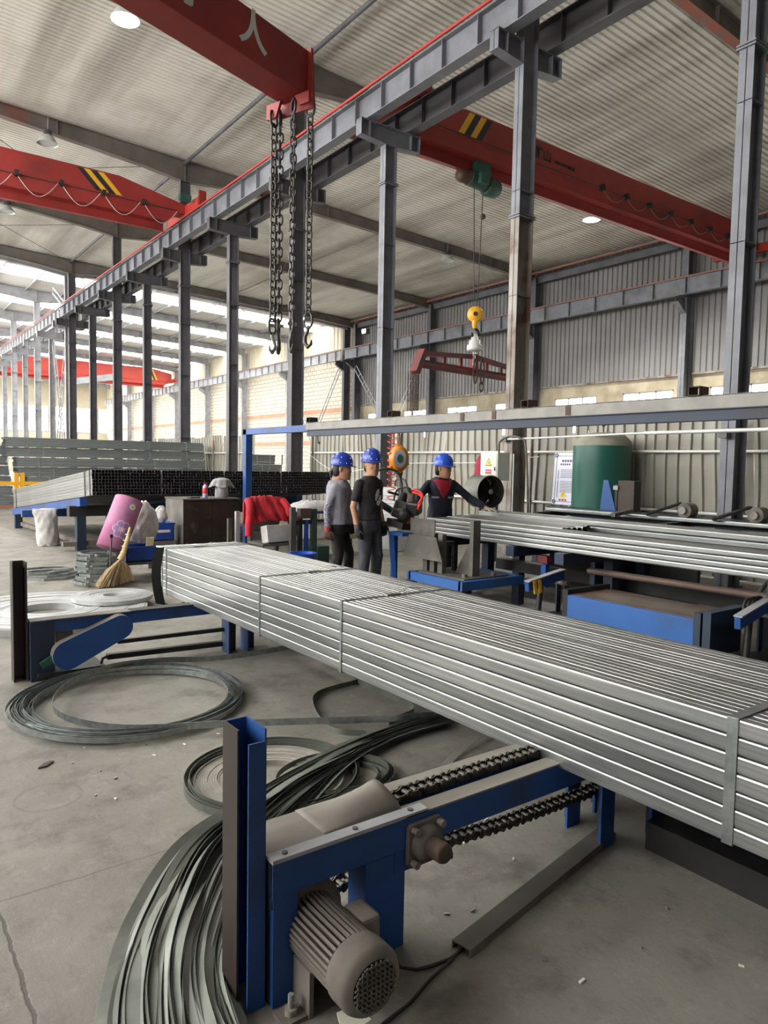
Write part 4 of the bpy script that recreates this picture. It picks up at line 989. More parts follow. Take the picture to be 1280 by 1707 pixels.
tag(MB().strip(bez([(2.95, 4.25, .001), (2.55, 4.17, .001), (2.36, 3.9, .001), (2.27, 3.55, .001), (2.4, 3.38, .001)]), .035, .002).build('steel_strip', 'strip_dark'), 'open loop of dull strip lying beside the bundle shadow', 'steel strip')
tag(MB().band([(Vector(p), (-.5, .6, .1)) for p in bez([(3.12, 3.02, .05), (2.75, 2.9, .03), (2.55, 2.82, .012), (2.2, 2.6, .006), (2.0, 2.35, .006)])], .045, .002).build('steel_strip', 'steel_bare'), 'flat strip slanting across the floor behind the conveyor chain', 'steel strip')
tag(MB().band([(Vector(p), (0, 1, .0)) for p in bez([(2.0, 8.6, .02), (2.3, 8.5, .012), (2.64, 8.35, .012), (3.06, 8.62, .012), (3.3, 9.0, .012)])], .04, .002).build('steel_strip', 'galv_band'), 'white strip curving from the flat coil toward the bundle end', 'steel strip')
tag(MB().obox((1.86, 3.07, .035), (.26, .05, .002), Euler((.1, .05, .55)).to_matrix()).build('steel_strip', 'galv_band'), 'short bright offcut lying on the dull strip loops', 'steel strip')
# small litter on the floor
R = random.Random(21)
for i in range(34):
    x, y = R.choice(((R.uniform(1.6, 2.6), R.uniform(1.75, 2.5)), (R.uniform(.6, 1.8), R.uniform(3.3, 4.2)), (R.uniform(1.6, 2.4), R.uniform(1.0, 1.6))))
    o = MB().obox((x, y, .004), (R.uniform(.008, .026), R.uniform(.004, .009), .006), Euler((0, 0, R.uniform(0, 3))).to_matrix()).build('metal_scrap', R.choice(('galv_band', 'steel_bare', 'paper')))
    tag(o, 'tiny metal scrap on the concrete near the conveyors', 'scrap', 'tiny scraps on the floor')
tag(MB().prism([(-.05, -.01), (-.01, -.025), (.05, .0), (.045, .02), (0, .018)], (.78, 3.98, .002), (.9, .4, 0), (-.4, .9, 0), .006).build('scrap_wrap', 'brown_box'), 'crumpled brown wrapper flat on the floor by the large coil', 'litter')
tag(MB().prism([(-.05, -.03), (.05, -.02), (.04, .035), (-.03, .04)], (1.12, 1.62, .003), (1, 0, 0), (0, 1, .3), .004).build('paper_scrap', 'paper'), 'torn white paper scrap on the floor below the motor', 'litter')

# ================================================================ MIDGROUND TUBE LINE
def tubes(lab, name, x0, z0, nc, nr, tw, th, y0, y1, m='galv_tube', jit=.02, skip=True, grp=None, cat='tube bundle', rad=.006):
    t = thing(name, lab, cat, (x0+nc*tw/2, (y0+y1)/2, z0), grp); me = rect_tube_mesh(tw-.002, th-.002, y1-y0, .002, m, rad)
    for i in range(nc):
        for j in range(nr):
            if skip and 1 < i < nc-1 and 0 < j < nr-2: continue
            winst('tube', me, t, (x0+tw*(i+.5), y0+R.uniform(-jit, jit), z0+th*(j+.5)+R.uniform(-.001, .001)))
    return t
tubes('galvanised tubes four layers deep resting on the blue stopper table', 'tube_bundle', 6.05, .70, 7, 4, .05, .053, 1.2, 7.24, rad=.012)
tubes('two layers of galvanised tubes beyond the four-layer bundle', 'tube_bundle', 7.1, .83, 6, 2, .06, .07, 1.2, 7.35, rad=.014)
tubes('short row of tubes with open ends lying between the two tube layers', 'tube_row', 6.42, .86, 9, 1, .07, .06, 5.35, 7.3, rad=.012, jit=.12)
tubes('single row of galvanised tubes on the rear roller conveyor', 'tube_row', 8.86, .90, 3, 1, .07, .06, 1.5, 7.7, rad=.014)
def mid_frame():
    t = thing('stacking_table', 'dark blue frame carrying the galvanised tube layers', 'table', (7.2, 4.2, 0))
    for y in (1.6, 2.75, 4.95, 6.9):
        MB().box(5.95, 7.6, y-.06, y+.06, .58, .698).build('cross_beam', 'blue_dark', t)
        for x in (6.85, 7.45): MB().box(x-.06, x+.06, y-.06, y+.06, 0, .58).build('leg', 'blue_dark', t)
        MB().box(7.05, 7.6, y-.05, y+.05, .698, .828).build('packer', 'blue_dark', t)
    for y in (5.7, 6.9): MB().box(6.41, 7.05, y-.04, y+.04, .698 if y > 6.5 else .58, .858).build('packer', 'blue_dark', t)
    MB().box(6.0, 7.6, 5.64, 5.76, .58, .698).build('cross_beam', 'blue_dark', t)
    MB().box(7.1, 7.25, 1.0, 7.0, .2, .34).build('lower_rail', 'black_iron', t)
    MB().box(7.5, 7.56, 4.3, 6.4, .0, .6).build('side_panel', 'black_iron', t); MB().box(6.7, 7.5, 5.06, 5.12, 0, .58).build('side_panel', 'blue_dark', t)
mid_frame()
def rear_conveyor():
    t = thing('roller_conveyor', 'dark roller conveyor running in front of the sheet fence', 'conveyor', (8.9, 4.5, 0))
    MB().box(8.55, 8.67, 1.0, 7.85, .72, .86).build('side_rail', 'black_iron', t); MB().box(9.1, 9.2, 1.0, 7.85, .84, .97).build('side_rail', 'blue_dark', t)
    for y in (1.4, 3.4, 5.4, 7.6):
        MB().box(8.55, 9.2, y-.05, y+.05, .78, .895).build('cross_member', 'black_iron', t)
        for x in (8.6, 9.15): MB().box(x-.05, x+.05, y-.05, y+.05, 0, .72).build('leg', 'blue_dark', t)
    for y in (4.43, 5.38, 3.4):
        r = MB().cyl((8.98, y, 1.05), (9.16, y, 1.05), .1, 20).build('roller', 'dusty_grey', t); MB().cyl((8.93, y, 1.05), (8.99, y, 1.05), .05, 12).build('roller_hub', 'steel_bare', r)
        MB().box(9.08, 9.14, y-.05, y+.05, .9, 1.04).build('roller_bracket', 'black_iron', t)
        MB().bar((8.8, y+.45, .97), (9.1, y+.12, 1.14), .12, .03).build('guide_arm', 'black_iron', t)
    for y in (6.15, 4.0): MB().bar((8.5, y, .95), (9.05, y+.1, .99), .06, .05).build('tilt_arm', 'dusty_grey', t)
    MB().prism([(0, .97), (.28, .97), (.13, 1.42), (.05, 1.42)], (9.14, 6.83, 0), (0, -1, 0), (0, 0, 1), .03).build('gusset_plate', 'blue_vivid', t)
    MB().box(9.13, 9.3, 6.26, 6.54, .97, 1.42).build('stop_box', 'brown_box', t, bev=.01)
    MB().box(9.12, 9.16, 6.54, 6.58, .98, 1.36).build('stop_rod', 'black_iron', t); MB().box(9.1, 9.18, 6.52, 6.6, 1.28, 1.34).build('rod_clamp', 'steel_pale', t)
rear_conveyor()
def stopper_table():
    t = thing('stopper_table', 'blue low table with a steel stop post and gusset at the tube ends', 'table', (5.75, 6.2, 0)); z = .335
    MB().box(5.3, 5.36, 5.75, 6.65, z-.1, z).build('frame_rail', 'blue_vivid', t); MB().box(6.2, 6.26, 5.75, 6.65, z-.1, z).build('frame_rail', 'blue_vivid', t)
    MB().box(5.3, 6.26, 5.72, 5.78, z-.1, z).build('frame_rail', 'blue_vivid', t); MB().box(5.3, 6.26, 6.62, 6.68, z-.1, z).build('frame_rail', 'blue_vivid', t)
    for x in (5.33, 6.22):
        for y in (5.76, 6.64): MB().box(x-.05, x+.05, y-.05, y+.05, 0, z-.1).build('leg', 'blue_dark', t)
    MB().box(5.4, 6.1, 5.8, 6.6, z-.02, z+.012).build('top_plate', 'plate_grey', t)
    MB().box(5.62, 5.665, 5.90, 5.96, z+.012, .98).build('stop_post', 'plate_grey', t); MB().box(5.665, 5.73, 5.90, 5.912, z+.012, .98).build('stop_post', 'plate_grey', t)
    MB().prism([(0, z+.012), (.28, z+.012), (0, .78)], (5.66, 5.96, 0), (0, 1, 0), (0, 0, 1), .012).build('gusset', 'plate_grey', t)
    for x, y in ((5.5, 5.9), (5.9, 5.85), (5.58, 6.35)): MB().cyl((x, y, z+.012), (x, y, z+.05), .03, 8).build('bolt', 'dusty_grey', t)
    MB().box(6.3, 6.9, 5.4, 5.46, .50, .56).build('side_arm', 'blue_paint', t); MB().box(6.24, 6.34, 5.36, 5.5, .52, .6).build('red_tip', 'maroon', t)
    MB().bar((6.3, 5.43, .3), (6.3, 5.43, .5), .07, .07).build('side_arm', 'blue_paint', t); MB().box(6.26, 6.36, 5.4, 5.74, .24, .3).build('side_arm', 'blue_paint', t)
stopper_table()
def plate_stand():
    t = thing('plate_stand', 'grey steel end plate on blue slanted legs', 'stand', (5.4, 6.6, 0))
    MB().box(5.43, 5.442, 6.35, 6.80, .76, .96).build('upper_plate', 'plate_grey', t)
    MB().prism([(0, .50), (.72, .50), (.60, .77), (.10, .77)], (5.37, 6.84, 0), (0, -1, 0), (0, 0, 1), .012).build('apron_plate', 'plate_grey', t)
    for y in (6.28, 6.42, 6.55): MB().box(5.46, 5.52, y-.04, y+.04, .348, .8).build('leg', 'plate_grey', t)
    MB().bar((5.28, 6.98, .74), (5.20, 6.78, .0), .05, .05).build('slanted_leg', 'blue_paint', t); MB().box(5.3, 5.36, 6.95, 7.01, 0, .74).build('leg', 'blue_paint', t)
    MB().box(5.27, 5.42, 6.75, 7.03, .74, .78).build('top_rail', 'blue_paint', t); MB().box(5.75, 5.8, 6.35, 6.4, .348, .70).build('rear_prop', 'black_iron', t); MB().box(5.44, 5.8, 6.35, 6.4, .66, .7).build('rear_prop', 'black_iron', t)
plate_stand()
def platform():
    t = thing('lift_platform', 'blue low platform with a worn brown top plate', 'platform', (6.05, 3.95, 0)); z = .34
    MB().box(5.68, 5.73, 3.27, 4.60, .07, z).build('front_panel', 'blue_vivid', t, bev=.003)
    MB().box(6.32, 6.36, 3.27, 4.60, .07, z).build('rear_panel', 'blue_dark', t); MB().box(5.68, 6.36, 4.60, 4.66, .0, z+.05).build('end_frame', 'black_iron', t); MB().box(5.68, 6.36, 3.21, 3.27, .0, z+.06).build('end_frame', 'blue_dark', t)
    MB().box(5.73, 6.32, 3.27, 4.60, z-.01, z+.004).build('top_plate', 'worn_plate', t)
    for y in (3.5, 4.4):
        for x in (5.72, 6.3): MB().box(x-.04, x+.04, y-.12, y+.12, 0, .07).build('foot', 'black_iron', t)
platform()
def lever(x, y, ang, lab, rag):
    t = thing('lever_arm', lab, 'lever arm', (x, y, 0))
    d = Vector((math.cos(ang), math.sin(ang), .12)).normalized(); p = Vector((x, y, .37)); q = p+d*.62
    MB().bar(p, q, .05, .10).build('arm', 'blue_paint', t, bev=.004); MB().bar(p+Vector((0, 0, .055)), q+Vector((0, 0, .055)), .07, .012).build('wear_strip', 'steel_pale', t)
    for s in (-.05, .05): MB().obox((q.x, q.y+s, .2), (.07, .015, .4)).build('pivot_plate', 'blue_dark', t)
    MB().cyl((q.x, q.y-.08, .36), (q.x, q.y+.08, .36), .035, 12).build('pivot_pin', 'steel_bare', t)
    MB().cyl((p.x+.2, p.y+.02, .06), (p.x+.25, p.y+.03, .36), .03, 10).build('cylinder', 'black_iron', t); MB().box(x-.02, x+.8, y-.12, y+.14, 0, .03).build('base', 'black_iron', t)
    if rag:
        for k in (.08, .16): c = p+d*k; MB().band([((c.x, c.y-.06, .30), d), ((c.x, c.y-.04, .42), d), ((c.x, c.y, .44), d), ((c.x, c.y+.04, .4), d)], .05, .01).build('rag', 'stripe_yellow', t)
lever(5.55, 5.02, .08, 'blue tilting lever arm draped with a yellow rag', True)
lever(5.72, 2.92, .1, 'blue tilting lever arm with hoses beside the blue platform', False)
lever(5.68, 2.3, .05, 'short blue lever arm beyond the hoses', False)
def frame_right():
    t = thing('machine_frame', 'dark blue machine frame with hydraulic hoses at the platform end', 'frame', (6.5, 2.6, 0))
    MB().box(5.68, 6.62, 3.12, 3.19, .30, .42).build('cross_beam', 'blue_dark', t); MB().box(5.68, 5.74, 3.12, 3.19, 0, .30).build('post', 'blue_dark', t)
    MB().box(6.54, 6.62, 1.2, 3.12, .33, .42).build('long_beam', 'blue_paint', t); MB().box(6.54, 6.62, 3.04, 3.12, 0, .33).build('post', 'blue_dark', t); MB().box(6.54, 6.62, 1.3, 1.4, 0, .33).build('post', 'blue_dark', t)
    for k in range(3): MB().tube(bez([(5.95+.08*k, 3.0, .36), (6.05+.08*k, 3.03, .5), (6.25+.06*k, 3.06, .5), (6.5, 3.08+.01*k, .43)]), .012, 6).build('hose', 'hose_dark', t)
    for k in range(2): MB().tube(bez([(6.58+.05*k, 3.0, .42), (6.68+.05*k, 3.05, .52), (6.78+.05*k, 3.15, .60), (6.95, 3.3, .52), (6.95, 3.4, .36)]), .02, 8).build('hose', 'hose_grey', t)
frame_right()
tag(MB().cyl((6.45, 4.95, .48), (6.62, 1.5, .48), .035, 14).build('pipe', 'rust_pipe', thing('shaft_pipe', 'long rusty red-brown shaft pipe below the tube layers', 'pipe', (6.5, 3.2, .4))), None)
# ================================================================ FENCE AND THINGS BEFORE IT
def fence(Y0, Y1, lab):
    t = thing('sheet_fence', lab, 'fence', (10.3, (Y0+Y1)/2, 0)); Rr = random.Random(8)
    w = .82; y = Y0; k = 0; hts = 2.45
    while y < Y1-.5:
        lean = Rr.uniform(-.06, .08); zt = hts+Rr.uniform(-.05, .05); xb = 10.32+Rr.uniform(-.02, .02); b = MB(); rows = []; skew = Rr.uniform(-.05, .05)
        prof = []
        for i in range(4): a = i*.205; prof += [(a, 0), (a+.13, 0), (a+.145, -.035), (a+.19, -.035)]
        prof.append((.83, 0))
        nz = 6
        for j in range(nz+1):
            u = j/nz; z = .02+(zt-.02)*u
            rows.append([(xb+dx+lean*u*u+.02*math.sin(7*u+k), y+a+skew*u+.012*math.sin(5*u+k*2), z) for a, dx in prof])
        n = len(prof); vs = [v for r in rows for v in r]
        b.add(vs, [(j*n+i, j*n+i+1, (j+1)*n+i+1, (j+1)*n+i) for j in range(nz) for i in range(n-1)])
        o = b.build('sheet_panel', 'fence_sheet', t); sd = o.modifiers.new('solid', 'SOLIDIFY'); sd.thickness = .003
        y += w; k += 1
    MB().cyl((10.22, Y0, 1.87), (10.22, Y1, 1.87), .025, 10).build('rail', 'white_pipe', t); MB().cyl((10.22, Y0, .95), (10.22, Y1, .95), .025, 10).build('rail', 'white_pipe', t)
    for yy in [Y0+.3+(Y1-Y0-.6)*i/4 for i in range(5)]: MB().cyl((10.18, yy, 0), (10.18, yy, 2.3), .03, 8).build('post', 'steel_bare', t)
fence(1.0, 17.4, 'pale dented profiled sheet fence with pipe rails behind the workers and tank')
fence(20.8, 32.3, 'short stretch of profiled sheet fence behind the tall grey tube stack')
pp = thing('air_pipe', 'long galvanised air pipe clamped along the middle columns above the tank', 'pipe', (9.38, 8, 2.05))
MB().cyl((9.38, 3.0, 2.13), (9.38, 6.3, 2.12), .028, 10).build('pipe', 'white_pipe', pp); MB().cyl((9.38, 6.3, 2.12), (9.38, 9.2, 2.07), .016, 8).build('pipe', 'white_pipe', pp)
for y in (5.1, 9.1): MB().box(9.34, 9.46, y-.06, y+.06, 2.03, 2.09).build('clamp', 'steel_dark', pp)
def tank():
    x, y = 9.74, 7.30; t = thing('air_tank', 'green vertical air tank with a dusty domed top', 'tank', (x, y, 0)); r = .455
    MB().lathe([(r, .25), (r, 1.95)], (x, y, 0), n=40, caps=True).build('shell', 'tank_green', t)
    MB().lathe([(r+.002, 1.95), (r*.97, 2.02), (r*.85, 2.09), (r*.6, 2.145), (r*.3, 2.165), (.02, 2.17)], (x, y, 0), n=40).build('dome', 'tank_dust', t)
    v = MB().cyl((x, y, 2.16), (x, y, 2.27), .025, 10).build('valve', 'steel_bare', t); MB().obox((x, y, 2.28), (.08, .03, .03)).build('valve_handle', 'steel_bare', v)
    MB().cyl((x-.1, y+.2, 2.1), (x-.1, y+.2, 2.2), .012, 8).build('pipe_stub', 'white_pipe', t)
    for a in (0.4, 2.5, 4.6): MB().cyl((x+.35*math.cos(a), y+.35*math.sin(a), 0), (x+.35*math.cos(a), y+.35*math.sin(a), .27), .04, 10).build('leg', 'tank_green', t)
tank()
def sign():
    t = thing('notice_board', 'white notice board with blue ornamental border and a yellow warning triangle', 'sign', (9.9, 8.15, .93))
    o = Vector((9.92, 8.46, .95)); r = Vector((0, -1, 0)); u = Vector((.06, 0, 1)).normalized(); n = Vector((-1, 0, .06)).normalized(); W, H_ = .62, .90
    def P(a, b_, d=0): return o+r*a+u*b_+n*d
    def q(nm, a0, b0, a1, b1, d, m): MB().add([P(a0, b0, d), P(a1, b0, d), P(a1, b1, d), P(a0, b1, d), P(a0, b0, d-.003), P(a1, b0, d-.003), P(a1, b1, d-.003), P(a0, b1, d-.003)], [(0,1,2,3), (7,6,5,4), (0,4,5,1), (1,5,6,2), (2,6,7,3), (3,7,4,0)]).build(nm, m, t)
    MB().add([P(a, b_, d) for d in (0, -.012) for a, b_ in ((0, 0), (W, 0), (W, H_), (0, H_))], [(0,1,2,3), (7,6,5,4), (0,4,5,1), (1,5,6,2), (2,6,7,3), (3,7,4,0)]).build('board', 'sign_white', t)
    e = .05; w = .008
    q('border', e, e, e+w, H_-e, .003, 'sign_ink'); q('border', W-e-w, e, W-e, H_-e, .003, 'sign_ink'); q('border', e, e, W-e, e+w, .003, 'sign_ink'); q('border', e, H_-e-w, W-e, H_-e, .003, 'sign_ink')
    for a, b_ in ((e, e), (W-e, e), (e, H_-e), (W-e, H_-e)):
        for k in range(5):
            an = k*1.26; MB().sphere(P(a+.028*math.cos(an), b_+.028*math.sin(an), .004), .018, 8, 5, (1, .2, 1), None).build('corner_ornament', 'sign_ink', t)
    for i in range(6): q('title_glyph', .17+.055*i, H_-.16, .17+.055*i+.04, H_-.12, .003, 'ink_grey')
    for i in range(5): q('title_glyph', .14+.045*i, H_-.215, .14+.045*i+.03, H_-.185, .003, 'ink_grey')
    Rr = random.Random(3)
    for b0, nn in ((.60, 6), (.40, 8)):
        for k in range(nn):
            q('text_line', .16, b0-.026*k, .16+Rr.uniform(.26, .38), b0-.026*k+.008, .003, 'ink_grey')
    for b0 in (.52, .34, .2): q('text_column', .10, b0-.08, .112, b0+.08, .003, 'ink_grey')
    MB().add([P(.17, .13, .004), P(.31, .13, .004), P(.24, .25, .004), P(.17, .13, .001), P(.31, .13, .001), P(.24, .25, .001)], [(0,1,2), (5,4,3), (0,3,4,1), (1,4,5,2), (2,5,3,0)]).build('warning_triangle', 'sign_yellow', t)
    lettering('!', .08, 'stripe_black', t, P(.24, .175, .006), r, u, .0005); [q('red_glyph', .16+.06*i, .065, .16+.06*i+.035, .10, .003, 'sign_red') for i in range(3)]
    MB().box(9.92, 10.2, 7.9, 7.94, .9, .95).build('support', 'steel_dark', t)
sign()
def fan():
    t = thing('drum_fan', 'grey drum fan with a dark round grille on a stand', 'fan', (7.55, 7.75, 0)); ax = Vector((-.18, -1, 0)).normalized(); c = Vector((7.62, 7.95, 1.22)); r = .235
    MB().lathe([(r, 0), (r+.012, .01), (r, .03), (r, .33), (r+.012, .35), (r, .37)], c, ax, 36, caps=False).build('drum', 'fan_grey', t)
    MB().cyl(c+ax*.02, c+ax*.03, r-.005, 24).build('back_plate', 'fan_dark', t)
    b = MB(); e = c+ax*.35; u = Vector((0, 0, 1)); s = ax.cross(u)
    for k in range(6): rr = r*(k+1)/6.3; b.tube([e+(u*math.cos(a)+s*math.sin(a))*rr for a in [2*PI*i/28 for i in range(28)]], .0035, 4, True)
    for k in range(12): a = 2*PI*k/12; b.bar(e+(u*math.cos(a)+s*math.sin(a))*.04, e+(u*math.cos(a)+s*math.sin(a))*r, .004, .004)
    b.build('grille', 'fan_dark', t); MB().cyl(e, e+ax*.02, .035, 14).build('hub_badge', 'steel_pale', t)
    for k in range(5):
        a = 2*PI*k/5; p = c+ax*.2; v = u*math.cos(a)+s*math.sin(a); w = u*math.cos(a+.6)+s*math.sin(a+.6)
        MB().add([p+v*.04, p+w*.04+ax*.04, p+w*.2+ax*.06, p+v*.2-ax*.02], [(0, 1, 2, 3)]).build('blade', 'fan_dark', t)
    for d in (.08, .28):
        q = c+ax*d; MB().bar((q.x, q.y, .02), (q.x, q.y, 1.0), .04, .04).build('stand_leg', 'steel_dark', t)
    q = c+ax*.18; MB().obox((q.x, q.y, .01), (.5, .5, .02)).build('base', 'steel_dark', t)
fan()
def ebox():
    t = thing('electrical_box', 'cream electrical cabinet with a yellow warning triangle and red label', 'electrical box', (8.62, 8.55, 0))
    MB().box(8.50, 8.78, 8.40, 8.80, 1.36, 1.82).build('cabinet', 'box_cream', t, bev=.008)
    MB().box(8.492, 8.50, 8.42, 8.78, 1.38, 1.80).build('door', 'box_cream', t, bev=.004); MB().box(8.48, 8.492, 8.445, 8.46, 1.52, 1.58).build('handle', 'black_plastic', t)
    def tri(h, d, m): MB().prism([(-h*.56, 0), (h*.56, 0), (0, h)], (8.4915-d, 8.6, 1.60-h*.0+(.13-h)*.4), (0, -1, 0), (0, 0, 1), -.002).build('warning_triangle', m, t)
    tri(.13, 0, 'stripe_black'); tri(.1, .001, 'sign_yellow'); MB().prism([(-.004, 0), (.014, .026), (.004, .028), (.01, .05), (-.012, .022), (-.002, .02)], (8.4885, 8.6, 1.625), (0, -1, 0), (0, 0, 1), -.001).build('bolt_symbol', 'stripe_black', t)
    MB().box(8.488, 8.4915, 8.53, 8.67, 1.47, 1.54).build('label_plate', 'sign_red', t); lettering('有电危险', .034, 'sign_white', t, (8.487, 8.6, 1.505), (0, -1, 0), (0, 0, 1), .0005)
    MB().bar((8.68, 8.6, 0), (8.68, 8.6, 1.36), .06, .06).build('post', 'steel_dark', t)
    MB().tube(bez([(8.62, 8.5, 1.82), (8.6, 8.46, 2.0), (8.65, 8.3, 2.08), (8.7, 8.1, 2.05), (8.72, 8.0, 1.9), (8.75, 7.95, 1.0), (8.75, 7.95, .3)]), .018, 8).build('conduit', 'hose_grey', t)
    MB().cyl((8.66, 8.2, 1.80), (8.66, 8.2, .1), .012, 8).build('conduit', 'white_pipe', t)
ebox()
tag(MB().loft([[(8.62+.05*math.cos(a)*s_, 8.93+.13*math.sin(a)*s_*k_, z) for a in [2*PI*i/14 for i in range(14)]] for z, s_, k_ in ((1.30, .9, 1), (1.4, 1.1, 1.05), (1.55, 1.0, .9), (1.7, .8, .8), (1.78, .3, .5))]).build('work_jacket', 'jacket_red'), 'dark red work jacket hung beside the cream electrical cabinet', 'jacket')
ac = thing('control_cabinet', 'low pale louvred cabinet behind the man in black', 'cabinet', (8.2, 10.8, 0))
MB().box(8.0, 8.5, 10.4, 11.15, 0, 1.16).build('cabinet_body', 'ac_grey', ac, bev=.01)
for z in [.3+.07*i for i in range(11)]: MB().box(7.99, 8.0, 10.5, 10.85, z, z+.02).build('louvre', 'steel_pale', ac)
tag(MB().cyl((9.32, 12.2, 0), (9.32, 12.2, 2.4), .022, 8).build('conduit_pipe', 'white_pipe'), 'thin white vertical conduit beside the blue-grey column', 'pipe')
tag(MB().tube(bez([(10.05, 17.0, 1.8), (10.05, 16.2, 1.5), (10.05, 15.4, 1.36), (10.05, 13.2, 1.6), (10.05, 10.5, 1.66), (10.0, 9.3, 1.75), (10.0, 8.85, 1.78)]), .008, 6).build('white_cable', 'wire_white'), 'white cable sagging along the sheet fence', 'cable')

# ================================================================ LEFT BACKGROUND: TUBE STACKS
def black_bundles():
    nb = 4; x0 = 3.18; w = .0525; nrow = 8; bx = 22
    A = Vector((0, 12.35, 0)); slope = math.atan2(-.55, 5.8)
    for k in range(nb):
        xs = x0+k*(bx*w+.008); t = thing('tube_bundle', ('strapped bundle of square tubes with pale side showing, tilted on the blue stand' if k == 0 else ('second', 'second', 'third', 'last')[k]+' black-ended tube bundle counted from the pale-sided one on the blue stand'), 'tube bundle', (xs+bx*w/2, 12.35, 1.0), 'tube bundles on the blue stand')
        t.rotation_euler = (slope, 0, .035)
        me = rect_tube_mesh(w-.002, w-.002, 5.9, .003, 'galv_tube', .004)
        mh = rect_tube_mesh(w-.002, w-.002, 5.9, .003, 'tube_dark', .004)
        for i in range(bx):
            for j in range(nrow):
                if 0 < i and 0 < j < nrow-1 and j not in (0, nrow-1) and False: continue
                inst('tube', me if (i == 0 and k == 0) else mh, t, (w*(i+.5)-bx*w/2, R.uniform(-.02, .02), w*(j+.5)))
        for yy in (.12, .4, 5.6):
            b = MB(); a = bx*w/2+.003; H_ = nrow*w+.004
            b.box(-a-.003, -a, yy-.02, yy+.02, -.003, H_); b.box(a, a+.003, yy-.02, yy+.02, -.003, H_); b.box(-a, a, yy-.02, yy+.02, H_, H_+.003); b.box(-a, a, yy-.02, yy+.02, -.006, -.003)
            b.build('steel_strap', 'black_iron', t, local=True)
mat('tube_dark', '777777', .5, .6, '606060', 4)
black_bundles()
def blue_stand():
    t = thing('tube_stand', 'blue sloping stand under the black-ended tube bundles', 'stand', (5.5, 15.5, 0))
    for x in (3.3, 5.3, 7.5):
        MB().bar((x-.12, 12.9, .86), (x-.3, 18.2, .36), .12, .14).build('sloping_rail', 'blue_paint', t)
        for y, h in ((13.2, .75), (18.0, .30)): MB().box(x-.35+(18.2-y)*.035, x-.2+(18.2-y)*.035, y-.08, y+.08, 0, h).build('leg', 'blue_dark', t)
    MB().box(3.0, 7.8, 13.1, 13.3, .6, .78).build('cross_beam', 'black_iron', t); MB().box(2.7, 7.5, 15.6, 15.75, .42, .56).build('cross_beam', 'blue_paint', t); MB().box(2.9, 7.6, 13.14, 13.26, .08, .16).build('ground_rail', 'dusty_grey', t)
    MB().bar((3.3, 13.3, .1), (3.1, 18.0, .1), .08, .08).build('ground_rail', 'dusty_grey', t)
blue_stand()
def xtubes(lab, x0, x1, y0, z0, rows, cols, s, grp=None):
    """stacked pack of tubes lying along X"""
    t = thing('tube_pack', lab, 'tube bundle', ((x0+x1)/2, y0, z0), grp)
    me = rect_tube_mesh(s-.003, s-.003, x1-x0, .004, 'galv_stack', .006)
    for i in range(cols):
        for j in range(rows):
            if i > 1 and j < rows-1 and i < cols-1: continue
            o = winst('tube', me, t, (x0+R.uniform(-.03, .03), y0+s*(i+.5), z0+s*(j+.5))); o.rotation_euler = (0, 0, -PI/2)
    for x in (x0+.6, x0+1.0, (x0+x1)/2+1.2, x1-.6):
        b = MB(); H_ = rows*s+.004; b.box(x-.02, x+.02, y0-.004, y0, z0-.002, z0+H_); b.box(x-.02, x+.02, y0, y0+cols*s, z0+H_-.002, z0+H_+.002); b.build('steel_strap', 'galv_band', t)
    return t
ORD = ['topmost', 'second highest', 'third highest', 'fourth from the top', 'fifth from the top', 'sixth from the top', 'lowest']
g = 'packs of grey tubes in the tall stack'
zz = 0.12
for k in range(7):
    xtubes(ORD[6-k]+' pack of grey tubes in the tall stack', 4.35+.25*((k*37) % 5)/5-.12*k, 10.08-.04*k, 23.9+.05*(k % 2), zz, 4, 10, .07, g)
    zz += .30
for k in range(6):
    xtubes(ORD[5-k]+' grey tube pack in the shorter stack beside the tall stack', 9.3+.03*(k % 2), 10.62-.17*max(0, k-2), 19.1, .1+.285*k, 4, 6, .07, 'packs of grey tubes in the shorter stack')
for k in range(6):
    xtubes(ORD[5-k]+' grey tube pack with jutting ends by the yellow barrier', .2+.12*(k % 3), 4.05-.05*k, 24.6, .12+.31*k, 4, 9, .07, 'packs of tubes with jutting ends')
mat('timber', '8a7a60', .8)
for x, y in ((1.0, 24.5), (3.4, 24.5), (5.0, 24.2), (7.2, 24.2), (9.4, 24.2), (9.45, 19.3), (10.1, 19.3)):
    o = MB().box(x-.08, x+.08, y-.5 if y > 20 else y-.3, y+.8 if y > 20 else y+.3, 0, .1).build('timber_sleeper', 'timber'); tag(o, 'timber sleeper on the floor under the grey tube packs', 'sleeper', 'sleepers under the tube stacks')
def rail_barrier():
    t = thing('barrier_rail', 'yellow pipe barrier in front of the grey tube stack', 'barrier', (3.2, 20.5, 0))
    for x in (1.2, 3.42, 3.56): MB().box(x-.05, x+.05, 20.45, 20.55, 0, 1.2 if x > 2 else 1.0).build('post', 'yellow_rail', t)
    MB().bar((.6, 20.5, .95), (5.2, 20.5, .92), .09, .09).build('rail', 'yellow_rail', t); MB().bar((.6, 20.5, .35), (3.5, 20.5, .33), .07, .07).build('rail', 'primer_red', t)
rail_barrier()

